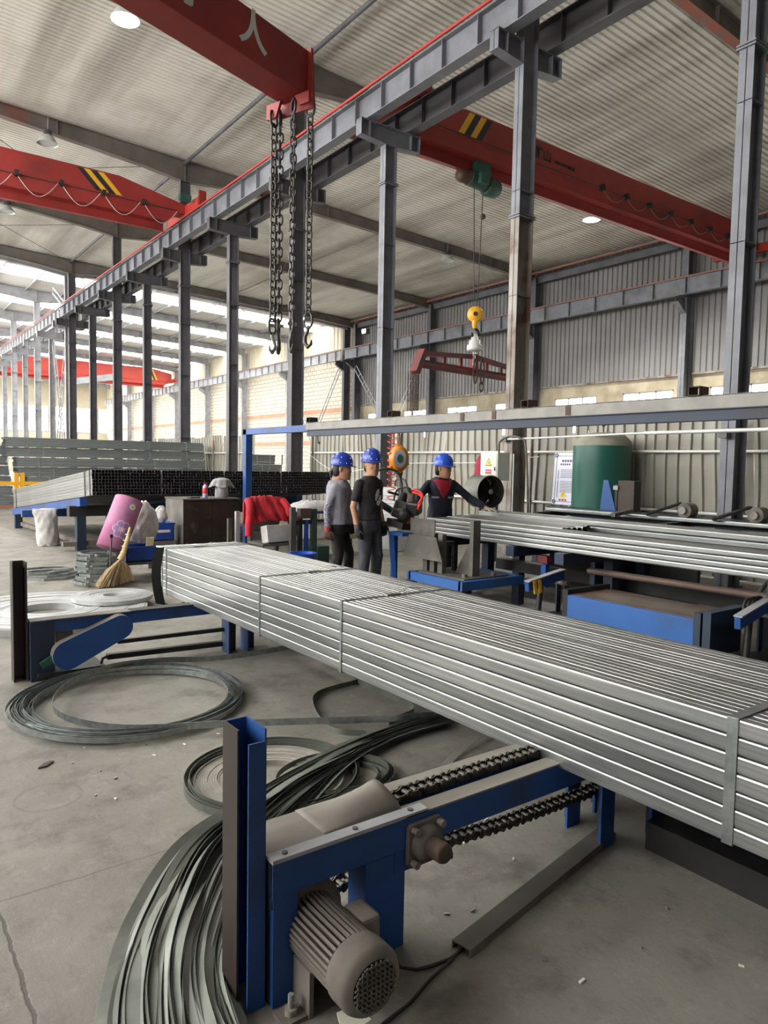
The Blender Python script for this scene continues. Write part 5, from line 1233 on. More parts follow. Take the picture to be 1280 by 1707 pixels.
# ================================================================ LEFT CLUTTER
def blob(name, mname, rings, lab, cat, seed=1, amp=.02, n=20, remesh=None):
    Rr = random.Random(seed); rr = []
    for (cx, cy, z, rx, ry) in rings:
        rr.append([(cx+rx*math.cos(a)*(1+Rr.uniform(-amp, amp)*4), cy+ry*math.sin(a)*(1+Rr.uniform(-amp, amp)*4), z+Rr.uniform(-amp, amp)*.4) for a in [2*PI*i/n for i in range(n)]])
    o = MB().loft(rr).build(name, mname); s = o.modifiers.new('sub', 'SUBSURF'); s.levels = 2; s.render_levels = 2
    tx = bpy.data.textures.get('crumple') or bpy.data.textures.new('crumple', 'VORONOI'); tx.noise_scale = .09; dm = o.modifiers.new('crumple', 'DISPLACE'); dm.texture = tx; dm.strength = .035; dm.mid_level = .35
    return tag(o, lab, cat)
blob('sack', 'sack', [(2.88, 14.2, 0, .17, .16), (2.88, 14.2, .04, .2, .19), (2.87, 14.2, .2, .19, .17), (2.85, 14.2, .4, .18, .15), (2.85, 14.2, .55, .19, .11), (2.83, 14.2, .66, .2, .06), (2.83, 14.2, .67, .19, .03)], 'white woven sack standing on the floor by the blue stand', 'sack', 2, .03)
# stack of strap rings
def rings():
    Rr = random.Random(5); z = 0
    me = {}
    for k in range(13):
        t = thing('strap_ring', 'grey strip ring, %s from the top of the pile under the pink roll' % 'first second third fourth fifth sixth seventh eighth ninth tenth eleventh twelfth thirteenth'.split()[12-k], 'steel ring', (2.55+Rr.uniform(-.03, .03), 9.55+Rr.uniform(-.03, .03), z), 'strip rings in the pile')
        b = MB(); n = 8; r = .29+Rr.uniform(-.015, .015); a0 = Rr.uniform(0, 1)
        for j in range(3): rr = r-.012*j; b.strip([(rr*math.cos(a0+2*PI*i/n), rr*math.sin(a0+2*PI*i/n), 0) for i in range(n+1)], .029, .003)
        o = b.build('ring_turns', 'strip_steel', t, local=True); t.rotation_euler = (Rr.uniform(-.01, .01), Rr.uniform(-.01, .01), 0)
        for a in (1.1, 4.0): MB().obox((r*.955*math.cos(a), r*.955*math.sin(a), .014), (.05, .05, .036)).build('ring_clip', 'galv_band', t, local=True)
        z += .0315
    for k in range(3):
        t = thing('strap_ring', ('lowest', 'middle', 'topmost')[k]+' of the grey strip rings lying flat on the floor beside the pile', 'steel ring', (2.15-.03*k, 10.35+.05*k, .002+.034*k), 'strip rings on the floor'); b = MB(); n = 8; r = .30
        for j in range(3): rr = r-.012*j; b.strip([(rr*math.cos(.3+k+2*PI*i/n)*1.15, rr*math.sin(.3+k+2*PI*i/n), 0) for i in range(n+1)], .03, .003)
        b.build('ring_turns', 'strip_steel', t, local=True)
        MB().obox((.0, .0, .0335 if k == 2 else .015), (.62, .03, .003)).build('cross_strip', 'galv_band', t, local=True)
rings()
def mat_roll():
    # rolled mat leaning in the ring pile
    a, b_ = Vector((2.70, 9.62, .43)), Vector((2.98, 9.75, 1.05)); d = (b_-a).normalized(); t = thing('mat_roll', 'pink rolled mat printed with flowers leaning in the ring pile', 'mat', tuple(a)); r = .185
    MB().lathe([(.02, 0), (r, 0), (r, .70), (r-.006, .705), (.03, .70)], a, d, 36).build('roll', 'pink', t)
    s = d.cross(Vector((0, 1, 0))).normalized()*-1; f = s.cross(d).normalized()
    if f.y > 0: f = -f
    def P(h, ang, rr=.002): return a+d*h+(f*math.cos(ang)+s*math.sin(ang))*(r+rr)
    def disc(h, ang, rad, m, nm, rr): 
        vs = [P(h, ang, rr)]+[P(h+rad*math.sin(q), ang+rad*math.cos(q)/r, rr) for q in [2*PI*i/14 for i in range(14)]]
        MB().add(vs, [(0, 1+i, 1+(i+1) % 14) for i in range(14)], True).build(nm, m, t)
    for k in range(6):
        q = 2*PI*k/6; disc(.25+.075*math.sin(q), -.05+.075*math.cos(q)/r, .05, 'petal', 'petal', .002); disc(.25+.075*math.sin(q), -.05+.075*math.cos(q)/r, .038, 'petal_in', 'petal', .0035)
    disc(.25, -.05, .022, 'cream', 'flower_centre', .005)
    for k in range(8):
        q = 2*PI*k/8; disc(.58+.05*math.sin(q), .1+.05*math.cos(q)/r, .03, 'petal_in', 'petal', .002)
    disc(.58, .1, .04, 'cream', 'flower_centre', .004); disc(.58, .1, .016, 'stripe_yellow', 'flower_centre', .006)
mat_roll()
blob('plastic_bag', 'clear_bag', [(3.22, 9.95, .47, .15, .12), (3.22, 9.95, .55, .2, .16), (3.24, 9.97, .7, .21, .16), (3.27, 9.98, .85, .15, .12), (3.28, 9.98, .95, .07, .07), (3.26, 9.98, 1.02, .03, .03)], 'translucent white plastic bag on the blue crate', 'bag', 6, .05)
def crate(x, y, z, w, d, h, lab, loc=''):
    t = thing('plastic_crate', lab, 'crate', (x, y, z)); b = MB(); th = .012
    b.box(x-w/2, x+w/2, y-d/2, y-d/2+th, z, z+h); b.box(x-w/2, x+w/2, y+d/2-th, y+d/2, z, z+h); b.box(x-w/2, x-w/2+th, y-d/2, y+d/2, z, z+h); b.box(x+w/2-th, x+w/2, y-d/2, y+d/2, z, z+h); b.box(x-w/2, x+w/2, y-d/2, y+d/2, z, z+th)
    b.build('crate_body', 'crate_blue', t); MB().box(x-w/2-.012, x+w/2+.012, y-d/2-.012, y-d/2, z+h-.03, z+h).build('crate_rim', 'crate_blue', t)
    return t
st2 = thing('low_bench', 'grey low steel bench carrying the blue crates', 'bench', (3.25, 9.85, 0))
MB().box(2.82, 3.75, 9.6, 10.2, .2, .235).build('bench_top', 'plate_grey', st2)
for x in (2.9, 3.66):
    for y in (9.66, 10.14): MB().box(x-.025, x+.025, y-.025, y+.025, 0, .2).build('leg', 'plate_grey', st2)
crate(3.12, 9.85, .236, .42, .40, .20, 'blue plastic crate on the low bench, behind the broom')
crate(3.72, 10.75, .40, .36, .36, .26, 'blue plastic crate with a pale label beside the black cabinet')
MB().box(3.6, 3.83, 10.55, 10.563, .52, .56).build('label', 'sign_white', bpy.data.objects['plastic_crate.001'])
tag(MB().box(3.5, 3.92, 10.55, 10.95, 0, .398).build('carton_block', 'cabinet_side'), 'grey block under the blue crate by the black cabinet', 'block')
tag(MB().obox((3.22, 9.64, .50), (.1, .012, .12), Euler((.2, 0, .1)).to_matrix()).build('note_card', 'cream'), 'small cream card stuck in the blue crate', 'card')
blob('plastic_bag', 'clear_bag', [(3.72, 10.75, .66, .1, .1), (3.73, 10.75, .75, .12, .1), (3.76, 10.76, .85, .08, .06), (3.77, 10.76, .9, .02, .02)], 'small white plastic bag in the crate by the black cabinet', 'bag', 8, .05)
def broom():
    t = thing('broom', 'straw broom standing on its bristles before the ring pile', 'broom', (2.62, 9.2, 0))
    MB().tube([(2.84, 9.25, .74), (2.80, 9.22, .6), (2.74, 9.2, .42), (2.70, 9.2, .34)], [.014, .026, .034, .045], 10).build('handle', 'straw_handle', t)
    for k in range(4): p = Vector((2.84, 9.25, .74)).lerp(Vector((2.72, 9.2, .38)), .25+.2*k); MB().tube([p+Vector((.036*math.cos(a), .036*math.sin(a), 0)) for a in [2*PI*i/10 for i in range(10)]], .005, 4, True).build('binding', 'cream', t)
    Rr = random.Random(2); b = MB()
    for k in range(420):
        u = Rr.uniform(0, 1); e = Vector((2.40+.46*u+Rr.uniform(-.02, .02), 9.2+Rr.uniform(-.06, .06), .006+.10*max(0, u-.45)+Rr.uniform(0, .03))); s = Vector((2.69+.03*u, 9.2+Rr.uniform(-.03, .03), .34)); m = (s+e)/2+Vector((.03*(u-.3), Rr.uniform(-.02, .02), .03))
        b.tube([s, m, e], [.004, .004, .002], 3, caps=False)
    o = b.build('bristles', 'straw', t); o['kind'] = 'stuff'
broom()
def dustpan():
    t = thing('dustpan', 'dark long-handled dustpan behind the straw broom', 'dustpan', (2.45, 9.3, 0))
    MB().prism([(0, 0), (.24, 0), (.24, .02), (.06, .16), (0, .16)], (2.62, 9.33, .003), (-1, 0, 0), (0, 0, 1), .26).build('pan', 'black_plastic', t)
    MB().cyl((2.58, 9.24, .1), (2.60, 9.22, .62), .011, 8).build('handle', 'steel_dark', t); MB().cyl((2.60, 9.22, .62), (2.60, 9.22, .66), .018, 8).build('grip', 'rubber', t)
dustpan()
def cabinet():
    t = thing('tool_cabinet', 'black steel tool cabinet with a pale side', 'cabinet', (4.45, 10.85, 0)); x0, x1, y0, y1 = 4.02, 4.92, 10.5, 11.25
    MB().box(x0, x1, y0+.01, y1, .06, 1.0).build('cabinet_body', 'cabinet_dark', t); MB().box(x0-.008, x0, y0, y1, .06, 1.0).build('side_panel', 'cabinet_side', t)
    MB().box(x0-.02, x1+.02, y0-.02, y1+.02, 1.0, 1.02).build('top', 'plate_grey', t)
    for a, b_ in ((x0+.01, (x0+x1)/2-.004), ((x0+x1)/2+.004, x1-.01)): d = MB().box(a, b_, y0, y0+.012, .08, .98).build('door', 'cabinet_dark', t); MB().box((a+b_)/2-.01, (a+b_)/2+.01, y0-.012, y0, .55, .65).build('handle', 'black_iron', d)
    for x in (x0+.05, x1-.05):
        for y in (y0+.05, y1-.05): MB().box(x-.03, x+.03, y-.03, y+.03, 0, .06).build('foot', 'black_iron', t)
cabinet()
def bottle():
    x, y = 4.44, 10.7; t = thing('drink_bottle', 'clear plastic bottle with a red label on the black cabinet', 'bottle', (x, y, 1.02))
    MB().lathe([(.03, 0), (.038, .01), (.038, .07)], (x, y, 1.02), n=18).build('base', 'bottle_clear', t); MB().lathe([(.038, .07), (.04, .08), (.04, .15), (.036, .16)], (x, y, 1.02), n=18).build('label', 'bottle_red', t)
    MB().lathe([(.036, .16), (.03, .185), (.014, .21)], (x, y, 1.02), n=18).build('neck', 'bottle_clear', t); MB().cyl((x, y, 1.23), (x, y, 1.25), .016, 12).build('cap', 'bottle_red', t)
bottle()
mp_ = thing('drum_pot', 'grey metal pot under a draped grey cloth on the black cabinet', 'pot', (4.73, 10.75, 1.02)); MB().lathe([(.10, 0), (.105, .01), (.1, .28), (.09, .295)], (4.735, 10.75, 1.02), n=20).build('pot_body', 'steel_pale', mp_)
def draped():
    c = Vector((4.735, 10.75, 0)); n = 64; rows = []
    for i in range(13):
        u = i/12; ring = []
        for k in range(n):
            a = 2*PI*k/n; corner = abs(math.cos(2*a+.5))**2; fold = .014*math.sin(9*a+1.3*i*.2)*max(0, u-.35)
            r_ = min(u, .5)/.5*.115+max(0, u-.5)*(.05+.08*corner)+fold; z = 1.335-.03*min(u, .5)**2*4-max(0, u-.5)*2*(.06+.10*(1-corner)*.4+.07*corner)
            ring.append((c.x+r_*1.15*math.cos(a), c.y+r_*math.sin(a), z))
        rows.append(ring)
    vs = [v for r_ in rows for v in r_]; fs = [(i*n+k, i*n+(k+1) % n, (i+1)*n+(k+1) % n, (i+1)*n+k) for i in range(12) for k in range(n)]
    o = MB().add(vs, fs, True).build('draped_cloth', 'rag'); sd = o.modifiers.new('solid', 'SOLIDIFY'); sd.thickness = .008
    tag(o, 'grey cloth draped over the pot on the black cabinet', 'cloth')
draped()
tag(MB().obox((4.25, 10.68, 1.03), (.18, .08, .02), Euler((0, 0, .3)).to_matrix()).build('pliers', 'black_iron'), 'black hand tool lying on the black cabinet beside the bottle', 'tool')
def rack(x, y, lab):
    t = thing('upright_rack', lab, 'rack', (x, y, 0))
    for dx, h, m in ((0, .78, 'plate_grey'), (.12, .88, 'steel_pale'), (.32, .80, 'plate_grey')): MB().box(x+dx-.025, x+dx+.035, y-.02, y+.03, 0, h).build('upright', m, t)
    MB().bar((x-.02, y, .45), (x+.34, y, .38), .04, .04).build('tie_bar', 'steel_pale', t); MB().box(x-.06, x+.4, y-.1, y+.1, 0, .03).build('base', 'plate_grey', t)
rack(4.35, 9.6, 'grey steel upright rack in front of the black cabinet')
def jacket_chair():
    t = thing('chair', 'metal chair with a cushioned back beside the blue bucket', 'chair', (4.75, 9.0, 0))
    MB().box(4.5, 4.95, 8.85, 9.3, .44, .48).build('seat', 'plate_grey', t, bev=.01); MB().box(4.5, 4.95, 9.26, 9.31, .62, 1.08).build('backrest', 'plate_grey', t, bev=.02)
    for x in (4.52, 4.93):
        MB().cyl((x, 8.88, 0), (x, 8.88, .44), .014, 8).build('leg', 'steel_dark', t); MB().cyl((x, 9.28, 0), (x, 9.28, .9), .014, 8).build('leg', 'steel_dark', t)
    j = thing('red_jacket', 'red jacket draped over the chair back', 'jacket', (4.72, 9.2, .5)); b = MB(); Rr = random.Random(9); rows = []; n = 26
    prof = [(8.97, .80), (9.10, .92), (9.20, 1.04), (9.25, 1.115), (9.29, 1.12), (9.34, 1.06), (9.36, .9), (9.36, .75)]
    for (y, z) in prof:
        rows.append([(4.44+.58*i/n, y+.010*math.sin(i*.8+7*z)+Rr.uniform(-.01, .01), z-.16*abs(i/n-.5)**2+Rr.uniform(-.01, .01)) for i in range(n+1)])
    vs = [v for r_ in rows for v in r_]; b.add(vs, [(k*(n+1)+i, k*(n+1)+i+1, (k+1)*(n+1)+i+1, (k+1)*(n+1)+i) for k in range(len(rows)-1) for i in range(n)], True)
    o = b.build('body', 'red_cloth', j); sd = o.modifiers.new('solid', 'SOLIDIFY'); sd.thickness = .02
    MB().tube(bez([(4.46, 9.2, 1.06), (4.42, 9.08, .95), (4.38, 9.02, .75), (4.36, 9.0, .58)], 24), [.06]*4+[.058]*8+[.055]*8+[.05]*5, 12).build('sleeve', 'red_cloth', j)
    MB().tube(bez([(4.98, 9.2, 1.06), (5.02, 9.1, .95), (5.02, 9.06, .82)], 20), .05, 12).build('sleeve', 'red_cloth', j)
jacket_chair()
tag(MB().obox((4.76, 8.95, .60), (.40, .16, .24), Euler((-.2, 0, .1)).to_matrix()).build('cardboard_box', 'sack', bev=.01), 'worn pale carton with a red mark on the chair seat', 'box')
bk = thing('bucket', 'blue plastic bucket behind the tube bundle', 'bucket', (4.90, 8.45, 0)); MB().lathe([(.15, 0), (.18, .38), (.19, .385), (.17, .38), (.14, .02)], (4.90, 8.45, 0), n=28, caps=False).build('bucket_body', 'bucket_blue', bk); MB().cyl((4.9, 8.45, 0), (4.9, 8.45, .02), .145, 24).build('bucket_base', 'bucket_blue', bk)
def post_rack():
    x, y = 5.12, 8.75; t = thing('tool_rack', 'dark green and grey upright tool rack beside the bucket', 'rack', (x, y, 0))
    for dx, w, h, m in ((-.22, .07, .98, 'plate_grey'), (-.1, .05, .85, 'black_iron'), (0, .04, .8, 'crate_blue'), (.12, .08, .95, 'green_case')): MB().box(x+dx-w/2, x+dx+w/2, y-.03, y+.03, 0, h).build('upright', m, t)
    MB().box(x-.25, x+.16, y-.02, y+.02, .74, .8).build('tie_bar', 'black_iron', t); MB().box(x-.12, x+.05, y-.05, y+.05, .82, .96).build('clamp_block', 'rust', t)
    MB().box(x+.16, x+.36, y-.05, y+.3, 0, .42).build('lower_case', 'green_case', t, bev=.01)
post_rack()
wt = thing('work_table', 'blue-edged work table piled with white sheets behind the workers', 'table', (6.6, 10.6, 0))
MB().box(5.7, 7.4, 10.2, 11.0, .76, .80).build('table_top', 'blue_paint', wt)
for x in (5.8, 7.3):
    for y in (10.3, 10.9): MB().box(x-.03, x+.03, y-.03, y+.03, 0, .76).build('leg', 'plate_grey', wt)
MB().box(5.8, 7.3, 10.3, 10.9, .3, .33).build('lower_shelf', 'wood', wt)
blob('sheet_pile', 'sack', [(6.3, 10.5, .80, .5, .26), (6.3, 10.5, .86, .52, .27), (6.3, 10.5, .93, .35, .2), (6.3, 10.5, .96, .1, .08)], 'crumpled pile of white sheeting on the blue-edged table', 'sheeting', 12, .03)
blob('bale', 'sack', [(6.5, 10.6, .331, .4, .2), (6.5, 10.6, .4, .44, .24), (6.5, 10.6, .55, .4, .2), (6.5, 10.6, .62, .15, .1)], 'pale wrapped bale on the lower shelf of the work table', 'bale', 14, .03)
# ================================================================ GANTRY, BALANCER, TOOL
def gantry():
    t = thing('gantry_frame', 'blue gantry post and beam with a pale channel above the tube tables', 'gantry', (5.66, 6, 0)); x = 5.66
    MB().box(x-.06, x+.06, 11.68, 11.80, 0, 2.16).build('post', 'blue_paint', t); MB().box(x-.06, x+.06, 9.55, 11.80, 2.07, 2.17).build('blue_beam', 'blue_paint', t)
    MB().box(x-.07, x-.062, .6, 9.6, 2.09, 2.20).build('channel_web', 'fan_grey', t); MB().box(x-.07, x+.05, .6, 9.6, 2.195, 2.203).build('channel_flange', 'fan_grey', t); MB().box(x-.07, x+.05, .6, 9.6, 2.085, 2.093).build('channel_flange', 'blue_dark', t)
    MB().box(x-.05, x+.06, .6, 9.6, 2.00, 2.085).build('lower_beam', 'blue_dark', t)
    MB().box(x-.06, x+.06, .7, .82, 0, 2.0).build('post', 'blue_paint', t)
    for y in (9.5, 7.45, 5.15, 3.3):
        b = MB(); a0, a1, c0, c1 = y-.05, y+.05, 2.204, 2.28; th = .006
        b.box(x-.09, x+.05, a0, a0+th, c0, c1); b.box(x-.09, x+.05, a1-th, a1, c0, c1); b.box(x-.09, x+.05, a0, a1, c0, c0+th); b.box(x-.09, x+.05, a0, a1, c1-th, c1); b.build('cross_tube', 'rust' if y < 8 else 'black_iron', t)
    for y in (4.6, 6.1, 5.6): MB().box(x-.076, x-.07, y-.03, y+.03, 2.10, 2.19).build('weld_patch', 'rust', t)
    MB().tube([(x, 9.35, 2.0), (x, 9.35, 1.93), (x+.02, 9.33, 1.9), (x, 9.3, 1.88), (x-.02, 9.33, 1.91)], .01, 6).build('hanging_hook', 'steel_dark', t)
gantry()
def balancer():
    c = Vector((5.66, 7.36, 1.67)); ax = Vector((-.45, -.89, 0)).normalized(); s = Vector((ax.y, -ax.x, 0)); u = Vector((0, 0, 1))
    t = thing('spring_balancer', 'orange spring balancer hanging from the gantry beam', 'balancer', tuple(c))
    def ell(d, rx, rz): return [c+ax*d+s*(rx*.86*math.cos(a))+u*(rz*math.sin(a)) for a in [2*PI*i/28 for i in range(28)]]
    MB().loft([ell(-.10, .08, .10), ell(-.09, .12, .145), ell(-.03, .145, .17), ell(.05, .145, .17), ell(.09, .12, .145), ell(.10, .10, .12)]).build('case', 'orange_case', t)
    MB().loft([ell(.10, .095, .115), ell(.106, .093, .112)]).build('face_plate', 'steel_pale', t); MB().loft([ell(.106, .045, .055), ell(.112, .043, .052)]).build('dial', 'green_case', t)
    MB().obox(c+ax*.0+u*-.18, (.08, .08, .05)).build('cable_guide', 'rust', t)
    for q in range(6): a = 2*PI*q/6+.4; p = c+s*(.125*math.cos(a))+u*(.17*math.sin(a)); MB().cyl(p-ax*.1, p+ax*.06, .016, 8).build('case_bolt', 'orange_case', t)
    MB().tube([c+u*.15, c+u*.22+s*.03, c+u*.3, c+u*.22-s*.03], .016, 8, True).build('hanger_ring', 'orange_case', t); MB().tube([c+u*.28, c+u*.34, Vector((5.66, 7.36, 2.02))], .008, 6).build('hanger_hook', 'steel_dark', t)
    MB().cyl(c-u*.2, c-u*.43, .006, 6).build('wire', 'steel_pale', t)
    lm = link_mesh(.06, .035, .005, 'chain_bright')
    for k in range(4): winst('link', lm, t, c-u*(.44+.045*k), (0, 0, k*PI/2))
    hs = MB().tube([(5.66-.06+.06*math.cos(a*1.0), 7.42+.05*math.sin(a), 2.0-.88*a/(2*PI*11)) for a in [2*PI*11*i/200 for i in range(201)]], .006, 6).build('coiled_hose', 'red_hose'); tag(hs, 'red coiled air hose hanging beside the orange balancer', 'hose')
balancer()
def strap_tool():
    c = Vector((5.50, 7.02, 1.02)); K = 1.4; t = thing('strapping_tool', 'black pneumatic strapping tool hanging from the balancer', 'strapping tool', tuple(c))
    MB().obox(c, (.15, .17, .16), Euler((.2, .3, .3)).to_matrix()).build('tool_body', 'black_plastic', t, bev=.015); MB().obox(c+Vector((.02, -.12, .04)), (.12, .13, .12), Euler((.1, -.2, .5)).to_matrix()).build('motor_block', 'black_plastic', t, bev=.02)
    MB().cyl(c+Vector((0, .04, .08)), c+Vector((.02, .02, .17)), .045, 14).build('valve_cap', 'black_plastic', t); MB().cyl(c+Vector((0, -.1, .08)), c+Vector((0, -.1, .17)), .035, 12).build('cylinder', 'dusty_grey', t)
    MB().cyl(c+Vector((-.03, .1, -.02)), c+Vector((-.16, .36, .13)), .032, 14).build('grip', 'black_plastic', t); MB().obox(c+Vector((-.02, .02, -.12)), (.18, .2, .06), Euler((.2, .1, .2)).to_matrix()).build('foot', 'black_iron', t); MB().obox(c+Vector((-.08, .13, -.13)), (.08, .1, .03)).build('feed_wheel', 'chain_bright', t)
    MB().tube(bez([c+Vector((-.16, .36, .14)), c+Vector((-.17, .33, .28)), c+Vector((-.08, .25, .38)), c+Vector((.02, .15, .36)), c+Vector((.04, .1, .26)), c+Vector((0, .04, .17))]), .011, 6).build('hose', 'hose_dark', t)
    MB().tube(bez([c+Vector((.06, .0, .15)), c+Vector((.08, .1, .28)), c+Vector((.12, .28, .28)), c+Vector((.14, .33, .22))]), .008, 6).build('hanger_bail', 'steel_dark', t)
    for k in range(5): MB().cyl(c+Vector((-.08, .07-.035*k, .02)), c+Vector((-.095, .07-.035*k, .02)), .012, 8).build('screw', 'dusty_grey', t)
    MB().lathe([(.02, 0), (.05, .005), (.055, .03), (.03, .045), (.012, .05)], c+Vector((-.07, -.09, -.02)), (-.7, -.7, 0), 16).build('tension_wheel', 'black_iron', t)
    MB().bar(c+Vector((.05, -.05, .12)), c+Vector((-.06, .16, .17)), .025, .02).build('lever', 'black_iron', t)
    MB().tube(bez([c+Vector((0, -.1, .16)), c+Vector((-.05, -.12, .22)), c+Vector((-.08, 0, .2)), c+Vector((-.06, .08, .1))]), .008, 6).build('hose', 'hose_dark', t)
    cc = c+Vector((.02, -.13, .08))
    MB().tube([cc+Vector((.02*math.sin(3*a), .09*math.cos(a), .09*math.sin(a)+.004*a)) for a in [2*PI*2*i/50 for i in range(51)]]+[cc+Vector((0, .02, -.12)), cc+Vector((-.03, .08, -.2)), cc+Vector((-.03, .14, -.22))], .011, 6).build('hose_loop', 'red_hose', t)
    t.scale = (1.35, 1.35, 1.35)
strap_tool()

# ================================================================ PEOPLE
def remesh(o, vox, it=4):
    r = o.modifiers.new('remesh', 'REMESH'); r.mode = 'VOXEL'; r.voxel_size = vox; r.use_smooth_shade = True
    s = o.modifiers.new('smooth', 'SMOOTH'); s.factor = .5; s.iterations = it
def ering(c, rx, ry, d=(0, 0, 1), n=18, tw=None):
    c = Vector(c); d = Vector(d).normalized(); a = Vector((1, 0, 0)); a = (a-d*a.dot(d))
    if a.length < .2: a = Vector((0, 1, 0))-d*d.y
    a.normalize(); b_ = d.cross(a); return [c+a*(rx*math.cos(q))+b_*(ry*math.sin(q)) for q in [2*PI*i/n for i in range(n)]]
def limb(b, pts, rad, n=14):
    P = [Vector(p) for p in pts]; b.tube(P, rad, n)
    for p, r_ in zip(P, rad): b.sphere(p, r_*.99, 12, 8)
def dense(pts, rad, k=5):
    P = [Vector(p) for p in pts]; o, r_ = [], []
    for i in range(len(P)-1):
        for j in range(k): u = j/k; o.append(P[i].lerp(P[i+1], u)); r_.append(rad[i]+(rad[i+1]-rad[i])*u)
    o.append(P[-1]); r_.append(rad[-1]); return o, r_
def hand(parent, w, d, n, sgn, m, curl=.5, cuff=None, name='glove'):
    """palm, four unequal fingers and a side thumb; d finger direction, n palm normal"""
    w, d, n = Vector(w), Vector(d).normalized(), Vector(n); n = (n-d*n.dot(d)).normalized(); s = d.cross(n)*sgn; b = MB()
    b.loft([[w+d*h+s*(hw*math.cos(q))+n*(.017*k*math.sin(q)) for q in [2*PI*i/14 for i in range(14)]] for h, hw, k in ((-.02, .03, 1.5), (0, .032, 1.3), (.03, .042, 1.1), (.07, .046, 1.0), (.092, .042, .8))])
    for off, L_, r_ in ((.033, .072, .0105), (.011, .082, .0108), (-.012, .076, .0105), (-.033, .058, .0095)):
        p = w+d*.082+s*off; pts = [p]; a = .15*curl
        for f in (.42, .32, .26): a += curl*.75; pts.append(pts[-1]+(d*math.cos(a)+n*math.sin(a))*(L_*f))
        limb(b, pts, [r_, r_, r_*.95, r_*.85], 8)
    p = w+d*.025+s*.034; q = p+(d*.65+s*.7+n*.25).normalized()*.042; e = q+(d*.85+s*.25+n*.45).normalized()*.034; limb(b, [p, q, e], [.014, .0125, .0105], 8)
    o = b.build(name, m, parent, local=True); remesh(o, .0045, 2)
    if cuff: c = MB().tube([w-d*.045, w-d*.02, w+d*.012], [.036, .04, .038], 14).build('glove_cuff', cuff, o, local=True)
    return o
def head(b, c, yawv, pitch=0):
    """adds head shape into body mesh b; c = centre of skull; yawv = facing vector (local). returns frame"""
    f = Vector(yawv).normalized(); u = Vector((0, 0, 1)); r_ = f.cross(u).normalized(); u = r_.cross(f); c = Vector(c)
    def P(x, y, z): return c+(r_*x+f*y+u*z)*1.14
    prof = [(-.125, .030, .030, .062), (-.118, .045, .050, .048), (-.095, .056, .072, .030), (-.06, .065, .086, .014), (-.02, .071, .094, .004), (.02, .075, .098, -.002), (.06, .075, .097, -.006), (.09, .066, .085, -.008), (.112, .045, .06, -.008), (.122, .015, .02, -.008)]
    b.loft([[P(rx*math.cos(q), oy+ry*math.sin(q), z) for q in [2*PI*i/20 for i in range(20)]] for z, rx, ry, oy in prof])
    b.loft([[P(x*w, .085+y, z) for x, y in ((-1, 0), (0, 1.0*h), (1, 0), (0, -.02))] for z, w, h in ((.02, .008, .012), (-.01, .011, .022), (-.035, .017, .032), (-.048, .013, .018))])
    for s in (-1, 1):
        b.sphere(P(s*.076, -.005, -.012), .034, 10, 8, (.35, .6, 1.0), Matrix((r_, f, u)).transposed()); b.sphere(P(s*.04, .074, -.03), .02, 8, 6)
    b.sphere(P(0, .088, -.075), .018, 8, 6, (1.5, .6, .8), Matrix((r_, f, u)).transposed()); b.sphere(P(0, .082, -.108), .022, 8, 6)
    b.sphere(P(0, .084, .03), .02, 10, 6, (2.4, .5, .6), Matrix((r_, f, u)).transposed())
    return P, r_, f, u
def face(parent, P, r_, f, u):
    Rm = Matrix((r_, f, u)).transposed()
    for s in (-1, 1):
        MB().sphere(P(s*.031, .092, .002), .0105, 10, 6, (1.35, .5, .55), Rm).build('eye', 'eye_dark', parent, local=True)
        MB().sphere(P(s*.033, .098, .026), .012, 8, 6, (1.9, .35, .32), Rm).build('eyebrow', 'hair', parent, local=True)
    MB().sphere(P(0, .104, -.068), .012, 10, 6, (2.0, .4, .42), Rm).build('mouth', 'lips', parent, local=True)
def helmet(parent, P, r_, f, u, m, pts=True):
    prof = [(0, .104, .124), (.03, .103, .122), (.065, .096, .114), (.095, .079, .095), (.118, .053, .065), (.13, .025, .031), (.134, .005, .006)]
    z0 = .035; rings = [[P(rx*math.cos(q), -.008+ry*math.sin(q), z0+z) for q in [2*PI*i/30 for i in range(30)]] for z, rx, ry in prof]
    h = MB().loft(rings).build('helmet', m, parent, local=True)
    br = []
    for z, k in ((0.0, 1.0), (-.006, 1.09), (-.012, 1.10), (-.010, 1.0)):
        br.append([P(.104*k*math.cos(q), -.008+(.124*k+(.030 if math.sin(q) > 0 and k > 1 else 0)*max(0, math.sin(q)))*math.sin(q), z0+z) for q in [2*PI*i/30 for i in range(30)]])
    MB().loft(br+[br[0]], caps=False).build('brim', m, h, local=True)
    MB().loft([[P(.016*math.cos(q)*k, -.008+y, z0+zz+.006*math.sin(q)) for q in [2*PI*i/8 for i in range(8)]] for y, zz, k in ((-.117, .05, .6), (-.093, .092, 1), (-.047, .123, 1), (0, .133, 1), (.047, .123, 1), (.093, .092, 1), (.117, .05, .6))]).build('crown_ridge', m, h, local=True)
    if pts:
        for i in range(12):
            q = 2*PI*i/12; 
            for (z, rx, ry) in ((.022, .1035, .123), (.08, .088, .106)):
                if z > .05 and i % 2: continue
                p = P(rx*math.cos(q), -.008+ry*math.sin(q), z0+z); MB().sphere(p, .0065, 8, 5).build('rivet', 'helmet_rivet', h, local=True)
    MB().tube([P(.08*k, .02*abs(k)-.01, .03-.15*(1-abs(k))) for k in (-1, -.8, -.5, 0, .5, .8, 1)], .003, 5).build('chin_strap', 'black_plastic', h, local=True)
    return h
